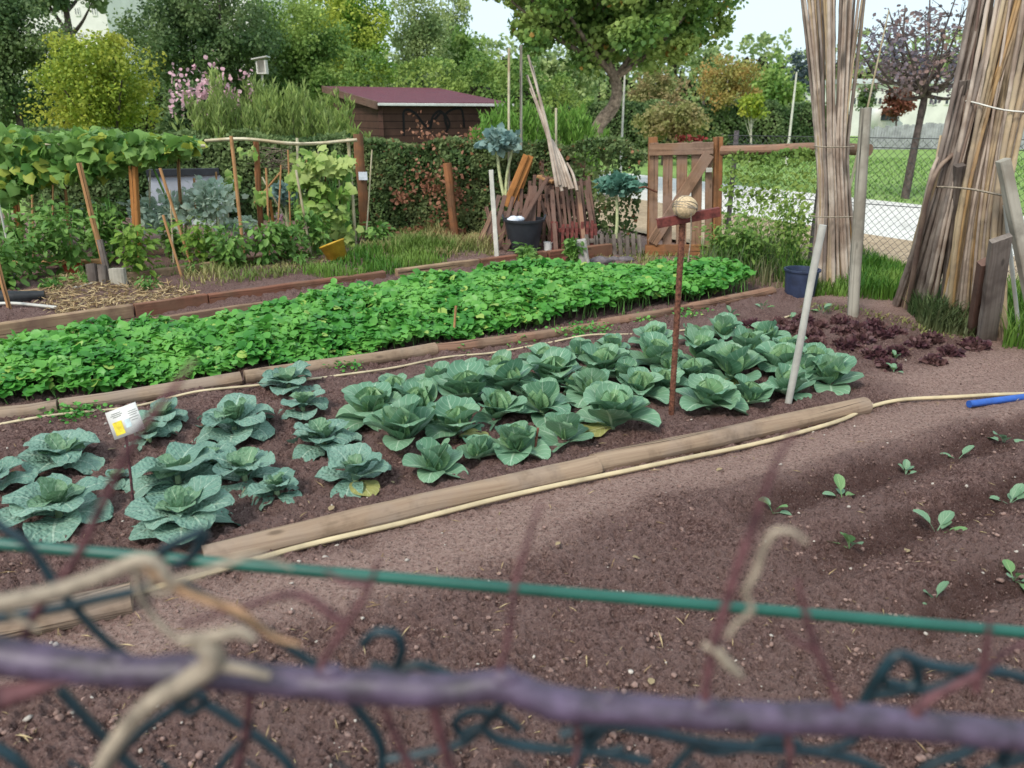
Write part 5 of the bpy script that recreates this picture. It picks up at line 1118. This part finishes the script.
# grey sheet with black top
root = thing('sheet_panel', Q(185, 215, 11.3)*[1, 1, 0], 'pale grey sheet panel with a black strip on top behind the wire', 'panel')
a, b_ = Q(150, 190, 11.2), Q(222, 190, 11.5); zt = Q(180, 176, 11.3)[2]; mb = MB(); beam(mb, np.array([a[0], a[1], zt/2]), np.array([b_[0], b_[1], zt/2]), .03, zt, rough=.004); mb.build('sheet', plain('grey_sheet', (186, 190, 200), .7, .08, 2), root)
mb = MB(); beam(mb, np.array([a[0], a[1]-.03, zt+.05]), np.array([b_[0], b_[1]-.03, zt+.05]), .06, .10); mb.build('black_strip', M['black'], root)
# squash vine canopy
L_sq = leafmat('squash_leaf', (128, 168, 82), (62, 108, 46), (142, 176, 96), clump=2.5, rough=.5, trans=.35, c4=(176, 186, 80), p4=.93)
def canopy():
    root = thing('squash_vine', Q(60, 170, 8.6)*[1, 1, 0], 'big leaved squash vine covering the frame at the left', 'vine'); mb = MB(); n = 2300; ps = []
    for i in range(n):
        u = R.uniform(-60, 195)
        lo = np.interp(u, [-60, 0, 60, 110, 150, 195], [205, 200, 180, 172, 160, 148]); hi = np.interp(u, [-60, 60, 120, 195], [128, 132, 134, 142]); ps.append(Q(u, R.uniform(hi, lo), R.uniform(8.3, 9.3)))
    ps = np.array(ps); scatter(mb, ps, rdir(n)*[1, .7, .8]+[0, -.2, -.4], rdir(n)*.9+[0, -.4, .7], .06+.10*NR.rand(n), T_LB); mb.build('leaves', L_sq, root)
    st = MB()
    for i in range(46):
        p = ps[R.randrange(n)]; q = ps[R.randrange(n)]
        if np.linalg.norm(p-q) < 1.3: tube(st, catmull([p, (p+q)/2-[0, 0, .1], q], 4), .006, 5, cap=False)
    for x in (-4.9, -4.0, -5.8): tube(st, [(x, 9, 0), (x+.1, 8.9, .7), (x, 8.8, 1.2)], .012, 6)
    st.build('stems', M['gstalk'], root)
canopy()
L_bean = leafmat('bean_leaf', (160, 184, 96), (112, 152, 66), (182, 196, 120), clump=3, trans=.35)
root = thing('bean_vine', Q(318, 200, 9.4)*[1, 1, 0], 'light green climbing beans on canes before the hedge', 'climbing plant'); mb = MB(); ps = []
for (u, v, r, n) in [(308, 165, 12, 70), (298, 180, 10, 45), (325, 165, 12, 55), (338, 168, 10, 30), (320, 190, 12, 45), (345, 190, 9, 25), (305, 205, 12, 30), (335, 215, 14, 50), (322, 232, 16, 60), (350, 235, 10, 30), (346, 168, 8, 18), (236, 178, 7, 14), (262, 195, 8, 20), (250, 150, 8, 10)]:
    for _ in range(n): ps.append(Q(R.gauss(u, r*.6), R.gauss(v, r*.6), R.uniform(9.1, 9.6)))
ps = np.array(ps); n = len(ps); scatter(mb, ps, rdir(n)*[1, .6, .5]+[0, -.2, -.5], rdir(n)*.6+[0, -.5, .6], .07+.06*NR.rand(n), T_LB); mb.build('leaves', L_bean, root)
st = MB()
for i in range(26):
    u = R.uniform(296, 352); tube(st, catmull([Q(u, 245, 9.4), Q(u+R.uniform(-5, 5), 200, 9.35), Q(u+R.uniform(-8, 8), 155, 9.4)], 4), .005, 5, cap=False)
st.build('stems', M['gstalk'], root)
mb = MB(); 
for i in range(60):
    p = Q(R.uniform(262, 292), R.uniform(148, 170), 9.6); tube(mb, [p, p+[R.uniform(-.25, .25), R.uniform(-.1, .1), R.uniform(-.08, .1)]], .004, 4, cap=False)
tag(mb.build('dry_twigs', M['barktree']), 'tangle of dry twigs beside the orange brown post', 'twigs', kind='stuff')
# ================================================================ grass and weed patches
def gpatch(poly, n, h, mat, label, name='grass', lean=.4, w_=.006):
    pp = rpoly([P(*q) for q in poly], n); mb = MB(); c = vnoise(pp[:, 0]*3.1, pp[:, 1]*3.1)
    blades(mb, np.c_[pp, hgt(pp[:, 0], pp[:, 1])], h*(.65+.5*c), lean, w_); tag(mb.build(name, M[mat]), label, 'grass', kind='stuff')
gpatch([(780, 292), (830, 300), (900, 306), (905, 272), (860, 262), (800, 270)], 4200, .24, 'grass', 'green grass tufts around the tall cane bundle and fence post')
gpatch([(905, 316), (925, 335), (985, 345), (985, 318), (940, 300)], 1700, .30, 'weed', 'long grass around the foot of the broad cane bundle', lean=.5)
gpatch([(1000, 352), (1090, 366), (1090, 300), (1000, 300)], 2200, .34, 'grass', 'grass at the right picture edge behind the white rod')
gpatch([(700, 282), (745, 288), (800, 290), (800, 262), (740, 250), (700, 258)], 500, .55, 'grass', 'tall green grass stems before the wire fence by the gate', 'tall_grass', .5, .004)
gpatch([(700, 285), (770, 296), (800, 285), (800, 262), (740, 250), (700, 262)], 800, .42, 'weed', 'tall grey green weeds right of the gate', 'tall_weeds', .35, .005)
gpatch([(350, 292), (445, 272), (460, 258), (420, 240), (350, 262), (300, 285)], 3200, .17, 'grass', 'green grassy weeds behind the sleepers right of the yellow bucket')
gpatch([(420, 268), (500, 264), (480, 244), (400, 238), (360, 258)], 2200, .22, 'grassd', 'dry straw coloured grass below the hedge', 'dry_grass', .6)
gpatch([(180, 300), (300, 285), (330, 268), (300, 262), (190, 275)], 1500, .12, 'grassd', 'thin dry weeds between the two plank rows', 'dry_grass', .6)
gpatch([(560, 262), (640, 268), (720, 268), (700, 254), (600, 250)], 800, .10, 'grassd', 'short dry grass at the foot of the gate', 'dry_grass', .6)
gpatch([(800, 305), (880, 318), (990, 346), (985, 352), (880, 326), (800, 312)], 500, .05, 'grassd', 'sparse short grass at the edge of the bare path', 'dry_grass', .8)
gpatch([(40, 292), (130, 292), (250, 270), (100, 282)], 700, .08, 'grass', 'low grass along the second plank row')
mb = MB(); n = 900; pp = rpoly([P(*q) for q in [(360, 248), (500, 252), (500, 240), (360, 236)]], n); scatter(mb, np.c_[pp, .03+.1*NR.rand(n)**2], rdir(n), rdir(n, 1), .05+.05*NR.rand(n), T_OV); tag(mb.build('fallen_leaves', L_dead), 'brown fallen leaves under the hedge', 'leaves', kind='stuff')
# ================================================================ foreground: tube, mesh fence top, bramble stem, tendrils
FY = .44
def ftube(name, pts, wpx, mat, parent=None, Y=FY, seg=8, n=12, jit=.08, smooth=True):
    if name == 'strand': wpx = [x*.62 for x in wpx]
    if name == 'thorn_twig': wpx = [x*.85 for x in wpx]
    if name == 'wire': wpx = wpx*.85
    """bent round stem or wire through the given points (u, v[, depth])"""
    q = [Q(p[0], p[1], p[2] if len(p) > 2 else Y) for p in pts]; c = catmull(q, seg); t = np.linalg.norm(c[len(c)//2]-np.array([0, 0, CH]))
    r = [w_/2/FPX*t for w_ in (wpx if isinstance(wpx, (list, tuple)) else [wpx])]; r = r if len(r) > 1 else r*2
    mb = MB(); tube(mb, c, r, n, jit=jit); return mb.build(name, mat, parent, smooth)
root = thing('tube_rail', Q(512, 590, .85), 'straight dark green coated tube running across the near foreground', 'rail')
a = Q(-420, 508, .80); b = Q(1450, 669, .80); mb = MB(); tube(mb, [a, (a+b)/2, b], .0072, 20); mb.build('tube', M['green'], root, True)
for e in (a, b): mb = MB(); tube(mb, [e+[0, 0, .02], (e[0], e[1], 0)], .012, 14); mb.build('post', M['green'], root, True)
# near mesh fence
root = thing('mesh_fence', (0, .48, 0), 'blurred teal coated wire mesh fence top right in front of the camera', 'fence')
W = [([(-60, 470), (0, 525), (28, 545), (60, 590), (100, 635), (130, 660)], 9), ([(205, 530), (172, 545), (160, 556), (150, 585), (95, 600), (50, 610), (-10, 620)], 11), ([(205, 535), (192, 556), (176, 566)], 10), ([(176, 582), (215, 602), (255, 624), (300, 655), (330, 672)], 10),
     ([(362, 645), (375, 633), (395, 634), (402, 650), (398, 668), (420, 665), (450, 676), (480, 690)], 11), ([(370, 665), (385, 668), (410, 678)], 10), ([(350, 700), (372, 728), (382, 752), (380, 790)], 11), ([(462, 735), (480, 728), (500, 740), (540, 748), (600, 752), (650, 762)], 11), ([(380, 760), (430, 752), (470, 738), (505, 700)], 10),
     ([(855, 720), (868, 695), (885, 668), (900, 655), (925, 664), (960, 670), (1000, 672), (1060, 690)], 12), ([(870, 695), (900, 690), (918, 680), (915, 664)], 11), ([(885, 682), (925, 690), (960, 680), (985, 672)], 11),
     ([(560, 735), (610, 725), (700, 742), (760, 748), (820, 752), (870, 765), (900, 790)], 11), ([(60, 690), (95, 728), (130, 765), (160, 800)], 10), ([(190, 698), (150, 725), (120, 752), (90, 790)], 10), ([(200, 700), (245, 728), (285, 760), (310, 800)], 10), ([(175, 700), (190, 692), (205, 700), (190, 712), (176, 702)], 10), ([(-40, 735), (10, 755), (40, 790)], 10), ([(960, 790), (1000, 765), (1060, 750)], 10), ([(560, 790), (590, 745), (610, 725)], 10)]
W += [([(690, 742), (712, 752), (745, 748), (770, 738), (800, 744)], 9), ([(470, 742), (455, 725), (470, 712), (500, 716), (520, 730)], 10), ([(600, 725), (585, 738), (600, 752), (625, 748)], 9), ([(820, 752), (850, 742), (868, 725)], 9), ([(905, 790), (930, 765), (965, 752), (990, 735)], 10), ([(650, 800), (680, 760), (705, 738)], 9), ([(250, 735), (225, 760), (200, 800)], 9), ([(1000, 765), (1015, 735), (1040, 720)], 10)]
for pts, w_ in W: ftube('wire', [(p[0], p[1], .50) for p in pts], w_, M['wire'], root, n=8, jit=.04)
mb = MB()
for i in range(-16, 17):            # the regular diamonds lower down
    for sg in (-1, 1):
        p = [np.array([i*.075+sg*.0375*(k % 2), .505+.004*sg, 1.085-k*.0375]) for k in range(28)]; tube(mb, p, .0019, 6, cap=False)
mb.build('lower_mesh', M['wire'], root)
for x in (-1.25, 1.25): mb = MB(); tube(mb, [(x, .52, 0), (x, .52, 1.3)], .02, 12); mb.build('post', M['wire'], root, True)
# purple woody stem
root = thing('bramble_stem', Q(512, 690, FY), 'thick purple woody stem crossing the foreground, out of focus', 'stem')
ftube('stem', [(-260, 640), (-60, 650), (60, 664), (140, 672), (200, 672), (300, 683), (380, 688), (450, 690), (505, 687), (560, 704), (640, 710), (720, 716), (850, 720), (940, 728), (1080, 742), (1300, 760)], [34, 37, 33, 29, 31, 28, 32, 28, 30, 32, 28, 29, 31, 28, 30, 32], M['bark1'], root, seg=10, n=20, jit=.07)
for (u, v, r_) in ((505, 678, .0075), (330, 672, .006), (705, 706, .007), (845, 712, .006), (930, 722, .008), (200, 664, .009), (120, 662, .006), (610, 698, .005)):
    V, F = lump(2); mb = MB(); mb.add(V*[r_*1.5, r_, r_]*(1+.15*NR.rand(len(V), 1))+Q(u, v, FY), F); mb.build('bud', M['bark1'], root, True)
for pts, w_ in [([(505, 690), (500, 672), (508, 640), (514, 590), (528, 540), (540, 505)], [10, 7, 7, 4]), ([(325, 690), (322, 665), (350, 620), (370, 585), (380, 555)], [12, 8, 7, 3]), ([(372, 585), (340, 580), (325, 570)], [8, 4]), ([(345, 625), (300, 595), (250, 605), (180, 625)], [10, 8, 4]),
             ([(707, 716), (706, 690), (715, 640), (735, 575), (755, 520), (775, 465), (795, 430)], [14, 10, 10, 8, 4]), ([(845, 720), (838, 700), (815, 645), (805, 610), (797, 580)], [12, 9, 8, 4]), ([(815, 650), (795, 640), (780, 625)], [8, 3]), ([(900, 735), (925, 702), (975, 676), (1010, 650), (1040, 640)], [16, 9, 7, 5]), ([(975, 690), (985, 655), (990, 620)], [10, 4]),
             ([(430, 695), (440, 730), (450, 765), (470, 800)], [14, 9]), ([(250, 690), (247, 730), (235, 775)], [10, 8]), ([(380, 700), (400, 745), (420, 790)], [8, 11]), ([(575, 712), (578, 742), (572, 775)], [9, 5]), ([(785, 725), (790, 752), (788, 790)], [9, 6])]:
    ftube('thorn_twig', pts, w_, M['twig'], root, n=9, jit=.12)
root2 = tag(ftube('dry_twig', [(20, 650, .46), (38, 610, .46), (75, 560, .46), (105, 500, .46), (135, 440, .46), (165, 400, .46), (195, 360, .46)], [9, 8, 8, 7, 4], M['twig'], None, n=9), 'thin reddish twig slanting up in front of the plant tag', 'twig')
# dried tendrils
root = thing('dried_tendril', Q(150, 600, .42), 'pale dried vine tendrils twisted round the wire at the lower left', 'tendril')
for pts, w_, mt in [([(-60, 612), (0, 603), (60, 590), (110, 572), (140, 560), (160, 566), (175, 590)], [24, 24, 22, 20, 12], 'dried'), ([(140, 568), (175, 580), (215, 568), (250, 556), (275, 560), (292, 568)], [12, 14, 12, 8, 5], 'dried'), ([(142, 562), (170, 585), (205, 600), (240, 612), (270, 635), (300, 645)], [14, 12, 12, 10, 6], 'driedbr'),
                    ([(135, 570), (140, 595), (158, 622), (180, 640), (205, 648)], [10, 9, 8], 'dried'), ([(150, 572), (152, 590), (168, 592), (178, 580)], [9, 8], 'dried'), ([(-5, 600), (12, 615), (40, 630)], [8, 6], 'dried')]:
    ftube('strand', [(p[0], p[1], .425) for p in pts], w_, M[mt], root)
for pts, w_, mt in [([(200, 640), (215, 660), (190, 680), (155, 700), (125, 730), (100, 770), (90, 800)], [30, 32, 26, 24, 30], 'dried'), ([(180, 640), (215, 636), (240, 632), (255, 640)], [16, 20, 12], 'dried'), ([(215, 665), (245, 670), (270, 676)], [20, 10], 'dried')]:
    ftube('strand', [(p[0], p[1], .415) for p in pts], w_, M[mt], root)
root = thing('curled_tendril', Q(750, 600, .44), 'pale curled dried tendril hanging on the dark red twig', 'tendril')
ftube('strand', [(806, 542), (792, 532), (775, 532), (764, 548), (756, 572), (746, 592), (752, 610), (738, 622), (728, 636)], [8, 11, 11, 10, 9], M['dried'], root)
ftube('strand', [(704, 645), (718, 652), (728, 664), (742, 676)], [10, 16, 18, 8], M['dried'], root)
root = tag(ftube('reddish_bark', [(-60, 725, .43), (-20, 705, .43), (30, 690, .43), (70, 680, .43)], [30, 26, 14, 6], M['twig'], None), 'blurred reddish woody stub at the lower left corner', 'stub')
